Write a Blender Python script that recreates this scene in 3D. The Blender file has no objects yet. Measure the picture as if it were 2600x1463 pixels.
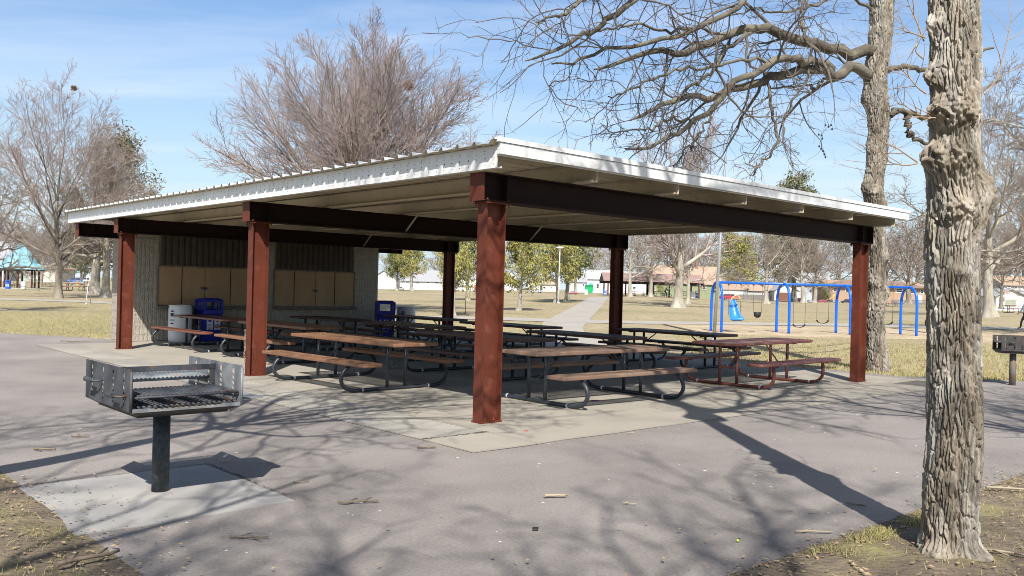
import bpy, math, random
import numpy as np
from mathutils import Vector, Matrix
rad = math.radians
scene = bpy.context.scene
COL = scene.collection

# ------------------------------------------------------------------ camera model (used to turn measured picture positions into places)
F, PIT, ROL, HC, CX, CY = 2220.1, rad(.013), rad(1.471), 1.65, 1300.0, 731.5
def ray(px, py):
    a, b = px - CX, py - CY
    c, s = math.cos(ROL), math.sin(ROL)
    x, y = a*c + b*s, -a*s + b*c
    d = (x/F, 1.0, -y/F)
    c, s = math.cos(PIT), math.sin(PIT)
    return np.array([d[0], d[1]*c - d[2]*s, d[1]*s + d[2]*c])
EYE = np.array([0, 0, HC])
def terrain(x, y):
    x = np.asarray(x, float); y = np.asarray(y, float)
    az = x/np.maximum(y, 1.0)
    r = np.clip((y - 40)/110.0, 0, 1); r = r*r*(3 - 2*r)
    h = np.interp(az, [-.5, -.3, -.15, 0, .16, .24, .32, .55], [.45, .40, .65, .95, 1.0, .45, .10, .15])
    return np.where(y > 40, r*h, 0.0)
def G(px, py, z=None):
    """point of the ground seen at a picture position"""
    d = ray(px, py)
    if z is not None:
        t = (z - HC)/d[2]; return EYE + d*t
    lo, hi = .5, 900.0
    ts = np.concatenate([np.linspace(1, 80, 400), np.linspace(80, 900, 1200)])
    P = EYE + ts[:, None]*d
    k = np.nonzero(P[:, 2] < terrain(P[:, 0], P[:, 1]))[0]
    if not len(k): return P[-1]
    lo, hi = ts[max(k[0]-1, 0)], ts[k[0]]
    for _ in range(30):
        m = .5*(lo + hi); p = EYE + m*d
        if p[2] < terrain(p[0], p[1]): hi = m
        else: lo = m
    return EYE + hi*d
def at(px, py, Y):
    d = ray(px, py); return EYE + d*(Y/d[1])
TH = rad(47.9)
A2 = np.array([math.sin(TH), math.cos(TH)]); B2 = np.array([-A2[1], A2[0]]); O2 = np.array([-.327, 10.483])
def W(a, b, z=0.0):
    p = O2 + a*A2 + b*B2; return np.array([p[0], p[1], z])
ROT_A = math.atan2(A2[1], A2[0])          # z rotation that turns local x onto the shelter's a axis

# ------------------------------------------------------------------ materials
MATS = {}
def mat(name, base, rough=.8, c2=None, scale=3.0, detail=4.0, bump=0.0, bscale=40.0, metal=0.0, spec=.4, stretch=(1, 1, 1),
        c3=None, scale3=.4, lo=.35, hi=.65, lo3=.45, hi3=.6, bdist=.01, coat=0.0, trans=0.0, bstretch=None):
    if name in MATS: return MATS[name]
    m = bpy.data.materials.new(name); m.use_nodes = True; MATS[name] = m
    nt = m.node_tree; N = nt.nodes; L = nt.links
    bs = N['Principled BSDF']
    bs.inputs['Base Color'].default_value = (*base, 1); bs.inputs['Roughness'].default_value = rough
    bs.inputs['Metallic'].default_value = metal; bs.inputs['Specular IOR Level'].default_value = spec
    bs.inputs['Coat Weight'].default_value = coat
    bs.inputs['Transmission Weight'].default_value = trans
    tc = N.new('ShaderNodeTexCoord'); mp = N.new('ShaderNodeMapping'); mp.inputs['Scale'].default_value = stretch
    L.new(tc.outputs['Object'], mp.inputs['Vector'])
    col = None
    if c2 is not None:
        no = N.new('ShaderNodeTexNoise'); no.inputs['Scale'].default_value = scale; no.inputs['Detail'].default_value = detail
        no.inputs['Roughness'].default_value = .62
        L.new(mp.outputs[0], no.inputs['Vector'])
        mr = N.new('ShaderNodeMapRange'); mr.inputs['From Min'].default_value = lo; mr.inputs['From Max'].default_value = hi
        L.new(no.outputs['Fac'], mr.inputs['Value'])
        mx = N.new('ShaderNodeMix'); mx.data_type = 'RGBA'
        mx.inputs[6].default_value = (*base, 1); mx.inputs[7].default_value = (*c2, 1)
        L.new(mr.outputs[0], mx.inputs[0]); col = mx.outputs[2]
    if c3 is not None:
        no = N.new('ShaderNodeTexNoise'); no.inputs['Scale'].default_value = scale3; no.inputs['Detail'].default_value = 5
        L.new(mp.outputs[0], no.inputs['Vector'])
        mr = N.new('ShaderNodeMapRange'); mr.inputs['From Min'].default_value = lo3; mr.inputs['From Max'].default_value = hi3
        L.new(no.outputs['Fac'], mr.inputs['Value'])
        mx = N.new('ShaderNodeMix'); mx.data_type = 'RGBA'
        if col is None: mx.inputs[6].default_value = (*base, 1)
        else: L.new(col, mx.inputs[6])
        mx.inputs[7].default_value = (*c3, 1)
        L.new(mr.outputs[0], mx.inputs[0]); col = mx.outputs[2]
    if col is not None: L.new(col, bs.inputs['Base Color'])
    if bump > 0:
        nb = N.new('ShaderNodeTexNoise'); nb.inputs['Scale'].default_value = bscale; nb.inputs['Detail'].default_value = 5
        if bstretch:
            mb = N.new('ShaderNodeMapping'); mb.inputs['Scale'].default_value = bstretch
            L.new(tc.outputs['Object'], mb.inputs['Vector']); L.new(mb.outputs[0], nb.inputs['Vector'])
        else: L.new(mp.outputs[0], nb.inputs['Vector'])
        bm = N.new('ShaderNodeBump'); bm.inputs['Strength'].default_value = bump; bm.inputs['Distance'].default_value = bdist
        L.new(nb.outputs['Fac'], bm.inputs['Height']); L.new(bm.outputs[0], bs.inputs['Normal'])
    return m
def perforated(name, base, c2, pitch=.034, rough=.55):
    m = mat(name, base, rough, c2, scale=6)
    nt = m.node_tree; N = nt.nodes; L = nt.links
    bs = N['Principled BSDF']; out = N['Material Output']
    tc = N.new('ShaderNodeTexCoord'); sx = N.new('ShaderNodeSeparateXYZ'); L.new(tc.outputs['Object'], sx.inputs[0])
    def mth(op, a, b=None):
        n = N.new('ShaderNodeMath'); n.operation = op
        for i, v in ((0, a), (1, b)):
            if v is None: continue
            if isinstance(v, (int, float)): n.inputs[i].default_value = v
            else: L.new(v, n.inputs[i])
        return n.outputs[0]
    def cell(s, k): return mth('ABSOLUTE', mth('SUBTRACT', mth('FRACT', mth('MULTIPLY', s, k)), .5))
    d1 = mth('ADD', cell(sx.outputs[0], 1/(pitch*1.7)), cell(sx.outputs[1], 1/pitch))
    h1 = mth('LESS_THAN', d1, .26); h2 = mth('GREATER_THAN', d1, .74)
    hole = mth('MAXIMUM', h1, h2)
    tr = N.new('ShaderNodeBsdfTransparent'); mx = N.new('ShaderNodeMixShader')
    L.new(hole, mx.inputs[0]); L.new(bs.outputs[0], mx.inputs[1]); L.new(tr.outputs[0], mx.inputs[2]); L.new(mx.outputs[0], out.inputs['Surface'])
    return m

M = dict(
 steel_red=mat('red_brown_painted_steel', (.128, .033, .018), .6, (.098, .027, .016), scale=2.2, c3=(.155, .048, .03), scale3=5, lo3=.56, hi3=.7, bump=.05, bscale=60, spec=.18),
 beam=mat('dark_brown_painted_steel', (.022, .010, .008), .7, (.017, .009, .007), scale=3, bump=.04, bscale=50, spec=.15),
 white_metal=mat('white_coated_sheet_metal', (.78, .78, .76), .38, (.70, .695, .67), scale=1.5, c3=(.6, .56, .48), scale3=6, lo3=.62, hi3=.8),
 galv=mat('galvanised_roof_sheet', (.62, .64, .64), .42, (.5, .51, .51), scale=2.5, metal=.25),
 tan_metal=mat('tan_painted_purlin', (.62, .545, .41), .55, (.55, .475, .35), scale=2, c3=(.40, .32, .22), scale3=9, lo3=.62, hi3=.75),
 dark=mat('near_black', (.012, .011, .01), .6),
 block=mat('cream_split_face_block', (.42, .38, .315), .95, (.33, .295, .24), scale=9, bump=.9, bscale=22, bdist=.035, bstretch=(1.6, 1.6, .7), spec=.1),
 mortar=mat('block_mortar', (.30, .27, .225), .95),
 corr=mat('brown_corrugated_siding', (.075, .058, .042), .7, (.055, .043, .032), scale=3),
 ply=mat('tan_painted_plywood', (.43, .285, .16), .75, (.37, .245, .135), scale=2.5, stretch=(1, 1, .4)),
 ledge=mat('worn_timber_ledge', (.20, .17, .13), .85, (.13, .11, .085), scale=7),
 table_top=mat('weathered_brown_plastic_board', (.225, .105, .052), .6, (.17, .088, .05), scale=6, stretch=(.35, 2.2, 1), c3=(.30, .17, .105), scale3=3, lo3=.5, hi3=.7, bump=.15, bscale=50),
 table_grey=mat('sun_bleached_brown_board', (.205, .125, .085), .65, (.155, .10, .075), scale=6, stretch=(.35, 2.2, 1), c3=(.27, .18, .13), scale3=3, lo3=.5, hi3=.7, bump=.15, bscale=50),
 table_dark=mat('dark_brown_board', (.10, .048, .033), .5, (.08, .04, .03), scale=5),
 table_slick=mat('smooth_brown_coating', (.19, .065, .038), .35, (.15, .055, .035), scale=4),
 table_red=mat('faded_maroon_coating', (.15, .055, .043), .45, (.125, .048, .04), scale=4, c3=(.21, .095, .08), scale3=5, lo3=.55, hi3=.7),
 frame_blk=mat('blue_black_pipe', (.022, .026, .032), .38, (.035, .04, .048), scale=8),
 frame_red=mat('maroon_pipe', (.145, .055, .044), .45, (.14, .045, .038), scale=8),
 clamp=mat('pale_grey_clamp', (.5, .51, .52), .5),
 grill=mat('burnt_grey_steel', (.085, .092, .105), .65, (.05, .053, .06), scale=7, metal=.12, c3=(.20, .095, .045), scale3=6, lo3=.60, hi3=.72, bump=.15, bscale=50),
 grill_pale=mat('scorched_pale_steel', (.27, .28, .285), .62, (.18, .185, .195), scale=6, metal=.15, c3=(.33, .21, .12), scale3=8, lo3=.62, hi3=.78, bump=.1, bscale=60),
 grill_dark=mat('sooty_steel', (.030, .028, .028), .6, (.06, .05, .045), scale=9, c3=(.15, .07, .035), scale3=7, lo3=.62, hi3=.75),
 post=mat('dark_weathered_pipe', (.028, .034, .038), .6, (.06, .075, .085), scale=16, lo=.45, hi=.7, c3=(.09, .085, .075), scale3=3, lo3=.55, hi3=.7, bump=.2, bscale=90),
 post_rust=mat('rusted_pale_pipe', (.13, .14, .14), .7, (.17, .085, .045), scale=5, bump=.2, bscale=60),
 barrel=mat('white_plastic_drum', (.74, .74, .72), .45, (.66, .66, .64), scale=3),
 label_white=mat('white_sticker', (.72, .73, .74), .5), label_blk=mat('black_print', (.03, .03, .032), .5),
 bin_blue=mat('dark_blue_plastic', (.012, .018, .32), .4, (.010, .014, .24), scale=4),
 bin_bright=mat('bright_blue_plastic', (.02, .12, .55), .4),
 swing_blue=mat('bright_blue_powder_coat', (.006, .13, .72), .3, (.005, .10, .60), scale=5),
 seat_blue=mat('blue_moulded_plastic', (.03, .20, .68), .35),
 yellow_bar=mat('pale_yellow_plastic', (.6, .5, .25), .5),
 rubber=mat('black_rubber', (.02, .02, .021), .6), chain=mat('grey_chain_steel', (.14, .135, .12), .5, metal=.6),
 rust_chain=mat('pale_rusted_chain', (.42, .38, .32), .6, (.25, .17, .1), scale=20, metal=.3),
 pole_al=mat('brushed_aluminium', (.52, .53, .54), .35, (.42, .43, .44), scale=2, metal=.6, stretch=(1, 1, 8)),
 pole_white=mat('white_painted_pole', (.72, .72, .71), .4),
 teal=mat('teal_metal_roof', (.25, .47, .54), .5, (.21, .41, .48), scale=3),
 brown_post=mat('maroon_post', (.11, .035, .028), .5),
 brown_roof=mat('brown_metal_roof', (.33, .22, .185), .55, (.29, .195, .165), scale=1),
 bark=mat('grey_brown_bark', (.24, .20, .155), .95, (.13, .105, .08), scale=5, stretch=(1, 1, .22), bump=1.0, bscale=14, bstretch=(1, 1, .16), bdist=.06, c3=(.30, .27, .21), scale3=1.2),
 bark_pale=mat('pale_grey_bark', (.36, .32, .255), .95, (.24, .21, .165), scale=5, stretch=(1, 1, .22), bump=.9, bscale=12, bstretch=(1, 1, .16), bdist=.05, c3=(.42, .39, .32), scale3=1.2),
 bark_limb=mat('dark_limb_bark', (.125, .105, .078), .95, (.065, .054, .04), scale=8, bump=.9, bscale=25, bdist=.03, c3=(.17, .15, .11), scale3=2),
 bark_near=mat('furrowed_tan_grey_bark', (.31, .265, .205), .95, (.20, .165, .125), scale=14, stretch=(1, 1, .3), bump=.8, bscale=90, bdist=.010, c3=(.39, .36, .31), scale3=6, lo3=.45, hi3=.64, spec=.1),
 bark_burled=mat('furrowed_grey_burled_bark', (.25, .215, .17), .95, (.155, .13, .10), scale=10, stretch=(1, 1, .3), bump=.8, bscale=60, bdist=.012, c3=(.31, .285, .24), scale3=4, lo3=.45, hi3=.64, spec=.1),
 twig_pink=mat('pinkish_budding_twig', (.35, .28, .262), .9, (.26, .21, .19), scale=.6),
 twig_brown=mat('grey_brown_twig', (.29, .235, .19), .9, (.21, .17, .14), scale=.6),
 twig_dark=mat('dark_twig', (.15, .125, .105), .9, (.10, .08, .068), scale=1),
 cedar=mat('yellow_green_cedar_leaf', (.27, .26, .055), .75, (.38, .315, .09), scale=1.1, c3=(.16, .185, .04), scale3=2.2, lo3=.5, hi3=.62),
 cedar_dk=mat('deep_green_cedar_leaf', (.12, .15, .035), .75, (.20, .19, .05), scale=1.1, c3=(.07, .10, .025), scale3=2.2, lo3=.5, hi3=.62),
 pine=mat('dark_green_pine_needle', (.125, .14, .07), .8, (.19, .18, .095), scale=.8),
 pine_brown=mat('browning_pine_needle', (.22, .155, .10), .85, (.12, .125, .06), scale=.5, lo=.4, hi=.6),
 nest=mat('brown_leaf_nest', (.20, .115, .06), .95),
 dry_leaf=mat('pale_dry_leaf', (.46, .34, .20), .9, (.30, .20, .11), scale=30),
 stick=mat('grey_stick', (.22, .175, .13), .9, (.14, .105, .075), scale=30), stick_pale=mat('pale_bare_stick', (.34, .285, .20), .9),
 timber=mat('dark_edging_timber', (.13, .115, .095), .9),
 glass=mat('dark_window_glass', (.03, .038, .05), .12, spec=.6), trim=mat('white_window_trim', (.75, .74, .71), .6),
 tyre=mat('tyre_rubber', (.018, .018, .019), .8), rim=mat('wheel_rim', (.4, .4, .41), .3, metal=.8), lamp=mat('headlight_glass', (.75, .76, .78), .15),
 skin=mat('skin', (.45, .27, .19), .6), hair=mat('dark_hair', (.02, .016, .013), .7),
)
def paint(name, c, rough=.35): return mat(name, c, rough, coat=.3)
def plain(name, c, rough=.85, k=.85, scale=1.5): return mat(name, c, rough, tuple(x*k for x in c), scale=scale)

# ------------------------------------------------------------------ mesh building
class MB:
    def __init__(s): s.v = []; s.f = []; s.m = []; s.s = []
    def add(s, vs, fs, mi=0, smooth=False):
        o = len(s.v); s.v += [tuple(map(float, p)) for p in vs]
        for f in fs: s.f.append(tuple(i + o for i in f)); s.m.append(mi); s.s.append(smooth)
        return s
    def box(s, c, d, mi=0, rz=0.0, rx=0.0, ry=0.0):
        R = Matrix.Rotation(rz, 3, 'Z') @ Matrix.Rotation(ry, 3, 'Y') @ Matrix.Rotation(rx, 3, 'X')
        vs = [Vector(c) + R @ Vector((sx*d[0]/2, sy*d[1]/2, sz*d[2]/2)) for sx in (-1, 1) for sy in (-1, 1) for sz in (-1, 1)]
        return s.add(vs, [(0, 1, 3, 2), (4, 6, 7, 5), (0, 4, 5, 1), (2, 3, 7, 6), (0, 2, 6, 4), (1, 5, 7, 3)], mi)
    def hexa(s, lo, hi, mi=0):
        """lo, hi: four points each, same order"""
        return s.add(list(lo) + list(hi), [(3, 2, 1, 0), (4, 5, 6, 7), (0, 1, 5, 4), (1, 2, 6, 5), (2, 3, 7, 6), (3, 0, 4, 7)], mi)
    def prism(s, poly, off, mi=0, smooth=False):
        n = len(poly); off = np.array(off, float)
        vs = [np.array(p, float) for p in poly]; vs += [p + off for p in vs]
        fs = [tuple(range(n))[::-1], tuple(range(n, 2*n))]
        s.add(vs, fs, mi); o = len(s.v) - 2*n
        for i in range(n):
            j = (i + 1) % n; s.f.append((o+i, o+j, o+n+j, o+n+i)); s.m.append(mi); s.s.append(smooth)
        return s
    def tube(s, pts, r, n=8, mi=0, caps=True):
        P = np.array(pts, float); K = len(P)
        R = np.full(K, r, float) if np.isscalar(r) else np.array(r, float)
        T = np.gradient(P, axis=0); T /= np.linalg.norm(T, axis=1)[:, None] + 1e-12
        ref = np.array([0, 0, 1.0]) if abs(T[0][2]) < .9 else np.array([1.0, 0, 0])
        U = np.cross(T[0], ref); U /= np.linalg.norm(U); vs = []
        for k in range(K):
            U = U - T[k]*U.dot(T[k]); U /= np.linalg.norm(U) + 1e-12; V = np.cross(T[k], U)
            for i in range(n):
                a = 2*math.pi*i/n; vs.append(P[k] + R[k]*(math.cos(a)*U + math.sin(a)*V))
        fs = [(k*n+i, k*n+(i+1) % n, (k+1)*n+(i+1) % n, (k+1)*n+i) for k in range(K-1) for i in range(n)]
        o = len(s.v); s.add(vs, fs, mi, True)
        if caps:
            s.f.append(tuple(o+i for i in range(n))[::-1]); s.m.append(mi); s.s.append(False)
            s.f.append(tuple(o+(K-1)*n+i for i in range(n))); s.m.append(mi); s.s.append(False)
        return s
    def lathe(s, prof, n=20, c=(0, 0, 0), mi=0):
        vs = [(c[0]+r*math.cos(2*math.pi*i/n), c[1]+r*math.sin(2*math.pi*i/n), c[2]+z) for r, z in prof for i in range(n)]
        fs = [(k*n+i, k*n+(i+1) % n, (k+1)*n+(i+1) % n, (k+1)*n+i) for k in range(len(prof)-1) for i in range(n)]
        return s.add(vs, fs, mi, True)
    def ball(s, c, r, mi=0, nu=10, nv=6):
        prof = [(max(1e-4, math.cos(t))*1.0, math.sin(t)) for t in np.linspace(-math.pi/2, math.pi/2, nv)]
        if np.isscalar(r): r = (r, r, r)
        vs = [(c[0]+r[0]*q*math.cos(2*math.pi*i/nu), c[1]+r[1]*q*math.sin(2*math.pi*i/nu), c[2]+r[2]*z) for q, z in prof for i in range(nu)]
        fs = [(k*nu+i, k*nu+(i+1) % nu, (k+1)*nu+(i+1) % nu, (k+1)*nu+i) for k in range(nv-1) for i in range(nu)]
        return s.add(vs, fs, mi, True)
    def build(s, name, mats, parent=None, bevel=0.0, loc=None, rz=0.0):
        me = bpy.data.meshes.new(name); me.from_pydata(s.v, [], s.f)
        for m in (mats if isinstance(mats, (list, tuple)) else [mats]): me.materials.append(m)
        me.polygons.foreach_set('material_index', s.m); me.polygons.foreach_set('use_smooth', s.s); me.update()
        o = bpy.data.objects.new(name, me); COL.objects.link(o)
        if parent is not None: o.parent = parent
        if loc is not None: o.location = loc
        o.rotation_euler.z = rz
        if bevel:
            b = o.modifiers.new('bevel', 'BEVEL'); b.width = bevel; b.segments = 2; b.limit_method = 'ANGLE'; b.angle_limit = rad(40)
        return o
def tag(o, label=None, cat=None, group=None, kind=None):
    if label: o['label'] = label
    if cat: o['category'] = cat
    if group: o['group'] = group
    if kind: o['kind'] = kind
    return o
def thing(name, label, cat, loc=(0, 0, 0), rz=0.0, group=None):
    o = bpy.data.objects.new(name, None); COL.objects.link(o); o.empty_display_size = .2
    o.location = loc; o.rotation_euler.z = rz
    return tag(o, label, cat, group)
def dup(root, loc, rz=0.0, label=None, scale=1.0, name=None):
    c = root.copy(); COL.objects.link(c); c.location = loc; c.rotation_euler = (0, 0, rz); c.scale = (scale,)*3 if np.isscalar(scale) else scale
    if label: c['label'] = label
    if name: c.name = name
    def rec(src, dst):
        for ch in list(src.children):
            d = ch.copy(); COL.objects.link(d); d.parent = dst; rec(ch, d)
    rec(root, c); return c
def mesh_np(name, V, Fq, mats, parent=None, smooth=True, mi=None):
    me = bpy.data.meshes.new(name); n = Fq.shape[1]
    me.vertices.add(len(V)); me.vertices.foreach_set('co', np.ascontiguousarray(V, np.float32).ravel())
    me.loops.add(Fq.size); me.loops.foreach_set('vertex_index', np.ascontiguousarray(Fq, np.int32).ravel())
    me.polygons.add(len(Fq)); me.polygons.foreach_set('loop_start', np.arange(0, Fq.size, n, dtype=np.int32))
    me.polygons.foreach_set('loop_total', np.full(len(Fq), n, np.int32))
    for m in (mats if isinstance(mats, (list, tuple)) else [mats]): me.materials.append(m)
    if mi is not None: me.polygons.foreach_set('material_index', np.asarray(mi, np.int32))
    me.polygons.foreach_set('use_smooth', np.full(len(Fq), smooth, bool))
    me.update(calc_edges=True)
    o = bpy.data.objects.new(name, me); COL.objects.link(o)
    if parent is not None: o.parent = parent
    return o

# ------------------------------------------------------------------ branching trees
def tubes(P, R, S):
    N, K = P.shape[:2]
    T = np.gradient(P, axis=1); T /= np.linalg.norm(T, axis=2, keepdims=True) + 1e-9
    D = P[:, -1] - P[:, 0]; D /= np.linalg.norm(D, axis=1, keepdims=True) + 1e-9
    ref = np.where(np.abs(D[:, 2:3]) < .8, np.array([[0, 0, 1.0]]), np.array([[1.0, .2, 0]]))[:, None, :]
    U = np.cross(T, ref); U /= np.linalg.norm(U, axis=2, keepdims=True) + 1e-9
    Vv = np.cross(T, U); a = np.arange(S)*2*np.pi/S
    V = P[:, :, None, :] + R[:, :, None, None]*(np.cos(a)[None, None, :, None]*U[:, :, None, :] + np.sin(a)[None, None, :, None]*Vv[:, :, None, :])
    i = np.arange(N)[:, None, None]*K*S; k = np.arange(K-1)[None, :, None]*S; j = np.arange(S)[None, None, :]; j2 = (j + 1) % S
    Fq = np.stack([i+k+j, i+k+j2, i+k+S+j2, i+k+S+j], -1).reshape(-1, 4)
    return V.reshape(-1, 3), Fq
def join(parts):
    Vs, Fs, o = [], [], 0
    for V, Fq in parts: Vs.append(V); Fs.append(Fq + o); o += len(V)
    return np.concatenate(Vs), np.concatenate(Fs)
def spawn(P, R, rng, n, t0, t1, ang, angsd, length, K, up=0.0, wob=.1, rr=.6, tip=.003, taper=.5, out=None, lensd=.25):
    """n children on each parent polyline; length: number or f(parent length, t)"""
    N, K0 = P.shape[:2]
    idx = np.repeat(np.arange(N), n); M_ = len(idx)
    t = (np.tile(np.arange(n), N) + rng.random(M_))/n*(t1 - t0) + t0
    f = t*(K0 - 1); k = np.minimum(f.astype(int), K0 - 2); w = (f - k)[:, None]
    st = P[idx, k]*(1-w) + P[idx, k+1]*w
    r0 = R[idx, k]*(1-w[:, 0]) + R[idx, k+1]*w[:, 0]
    T = P[idx, k+1] - P[idx, k]; T /= np.linalg.norm(T, axis=1, keepdims=True) + 1e-9
    ref = np.where(np.abs(T[:, 2:3]) < .9, np.array([[0, 0, 1.0]]), np.array([[1.0, 0, 0]]))
    U = np.cross(T, ref); U /= np.linalg.norm(U, axis=1, keepdims=True) + 1e-9; V = np.cross(T, U)
    az = (np.tile(np.arange(n), N)*2.399 + rng.random(M_)*1.6 + np.repeat(rng.random(N)*6.28, n))[:, None]
    an = np.radians(np.clip(rng.normal(ang, angsd, M_), 5, 110))[:, None]
    d = np.cos(an)*T + np.sin(an)*(np.cos(az)*U + np.sin(az)*V)
    pl = np.linalg.norm(np.diff(P, axis=1), axis=2).sum(1)[idx]
    Ln = (length(pl, t) if callable(length) else np.full(M_, float(length)))*np.clip(rng.normal(1, lensd, M_), .45, 1.6)
    Q = np.zeros((M_, K, 3)); Q[:, 0] = st; stp = Ln/(K-1)
    bias = rng.normal(0, 1, (M_, 3))
    for i in range(1, K):
        d = d + np.array([0, 0, up])/(K-1) + wob*rng.normal(0, 1, (M_, 3)) + .25*wob*bias
        d /= np.linalg.norm(d, axis=1, keepdims=True) + 1e-9
        Q[:, i] = Q[:, i-1] + d*stp[:, None]
    rs = np.maximum(r0*rr, tip); s = np.linspace(0, 1, K)[None, :]
    RR = rs[:, None]*(1 - s*(1 - taper)) ; RR = np.maximum(RR, tip)
    RR[:, -1] = np.maximum(RR[:, -1]*.6, tip*.7)
    return Q, RR
def crv(pts, K):
    """smooth polyline through points, K samples (Catmull-Rom)"""
    P = np.array(pts, float); n = len(P)
    E = np.vstack([2*P[0]-P[1], P, 2*P[-1]-P[-2]])
    out = []
    for u in np.linspace(0, n-1, K):
        i = min(int(u), n-2); t = u - i; p0, p1, p2, p3 = E[i:i+4]
        out.append(.5*((2*p1) + (-p0+p2)*t + (2*p0-5*p1+4*p2-p3)*t*t + (-p0+3*p1-3*p2+p3)*t**3))
    return np.array(out)
# ------------------------------------------------------------------ camera, sun, sky
cam = bpy.data.cameras.new('camera'); co = bpy.data.objects.new('camera', cam); COL.objects.link(co); scene.camera = co
cam.sensor_width = 36; cam.lens = F/2600*36; cam.clip_end = 6000; cam.clip_start = .05
co.matrix_world = Matrix.Translation((0, 0, HC)) @ Matrix.Rotation(math.pi/2 + PIT, 4, 'X') @ Matrix.Rotation(ROL, 4, 'Z')
SUN_EL, SUN_AZ = rad(45), rad(-2)
sv = Vector((math.sin(SUN_AZ)*math.cos(SUN_EL), math.cos(SUN_AZ)*math.cos(SUN_EL), -math.sin(SUN_EL)))
sl = bpy.data.lights.new('sun', 'SUN'); sl.energy = 5.0; sl.angle = rad(.53); sl.color = (1, .965, .91)
so = bpy.data.objects.new('sun', sl); COL.objects.link(so); so.rotation_euler = sv.to_track_quat('-Z', 'Y').to_euler(); so.location = (0, -20, 30)
wd = bpy.data.worlds.new('World'); scene.world = wd; wd.use_nodes = True
nt = wd.node_tree; N = nt.nodes; L = nt.links; bg = N['Background']
sky = N.new('ShaderNodeTexSky'); sky.sky_type = 'NISHITA'; sky.sun_disc = False; sky.sun_elevation = SUN_EL; sky.sun_rotation = rad(178)
sky.air_density = 1.0; sky.dust_density = 1.8; sky.ozone_density = 1.5; sky.altitude = 200
tc = N.new('ShaderNodeTexCoord'); sep = N.new('ShaderNodeSeparateXYZ'); L.new(tc.outputs['Generated'], sep.inputs[0])
dv = N.new('ShaderNodeVectorMath'); dv.operation = 'DIVIDE'
az = N.new('ShaderNodeMath'); az.operation = 'ADD'; az.inputs[1].default_value = .12; L.new(sep.outputs[2], az.inputs[0])
cmb = N.new('ShaderNodeCombineXYZ')
for i in range(3): L.new(az.outputs[0], cmb.inputs[i])
L.new(tc.outputs['Generated'], dv.inputs[0]); L.new(cmb.outputs[0], dv.inputs[1])
mp = N.new('ShaderNodeMapping'); mp.inputs['Scale'].default_value = (.55, 1.5, .3); mp.inputs['Rotation'].default_value = (0, 0, rad(12)); mp.inputs['Location'].default_value = (3.1, .4, 0)
L.new(dv.outputs[0], mp.inputs[0])
cn = N.new('ShaderNodeTexNoise'); cn.inputs['Scale'].default_value = 1.25; cn.inputs['Detail'].default_value = 7; cn.inputs['Roughness'].default_value = .55; cn.inputs['Distortion'].default_value = .5
L.new(mp.outputs[0], cn.inputs['Vector'])
cr = N.new('ShaderNodeMapRange'); cr.inputs['From Min'].default_value = .46; cr.inputs['From Max'].default_value = .85; cr.inputs['To Max'].default_value = .55; L.new(cn.outputs['Fac'], cr.inputs['Value'])
mx = N.new('ShaderNodeMix'); mx.data_type = 'RGBA'; mx.inputs[7].default_value = (8.2, 8.6, 9.2, 1)
tn = N.new('ShaderNodeMix'); tn.data_type = 'RGBA'; tn.blend_type = 'MULTIPLY'; tn.inputs[0].default_value = 1; L.new(sky.outputs[0], tn.inputs[6])
tz = N.new('ShaderNodeMapRange'); tz.inputs['From Min'].default_value = .3; tz.inputs['From Max'].default_value = .75; L.new(sep.outputs[2], tz.inputs['Value'])
tt = N.new('ShaderNodeMix'); tt.data_type = 'RGBA'; tt.inputs[6].default_value = (1.08, 1.27, 1.45, 1); tt.inputs[7].default_value = (.98, .98, .98, 1); L.new(tz.outputs[0], tt.inputs[0]); L.new(tt.outputs[2], tn.inputs[7])
hz = N.new('ShaderNodeMapRange'); hz.inputs['From Min'].default_value = .0; hz.inputs['From Max'].default_value = .36; hz.inputs['To Min'].default_value = 1; hz.inputs['To Max'].default_value = 0; L.new(sep.outputs[2], hz.inputs['Value'])
hp = N.new('ShaderNodeMath'); hp.operation = 'POWER'; hp.inputs[1].default_value = 1.6; L.new(hz.outputs[0], hp.inputs[0])
hm = N.new('ShaderNodeMix'); hm.data_type = 'RGBA'; hm.inputs[7].default_value = (5.9, 7.1, 7.7, 1); L.new(hp.outputs[0], hm.inputs[0]); L.new(tn.outputs[2], hm.inputs[6]); tn = hm
L.new(cr.outputs[0], mx.inputs[0]); L.new(tn.outputs[2], mx.inputs[6]); L.new(mx.outputs[2], bg.inputs['Color'])
bg.inputs['Strength'].default_value = .085
vs = scene.view_settings; vs.view_transform = 'Standard'; vs.look = 'None'; vs.gamma = 1; vs.exposure = .56
scene.cycles.use_denoising = True; scene.cycles.denoising_prefilter = 'ACCURATE'
try: scene.cycles.denoiser = 'OPENIMAGEDENOISE'
except Exception: pass
scene.cycles.filter_width = .95; scene.cycles.max_bounces = 8; scene.cycles.diffuse_bounces = 1; scene.cycles.transparent_max_bounces = 24

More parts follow.
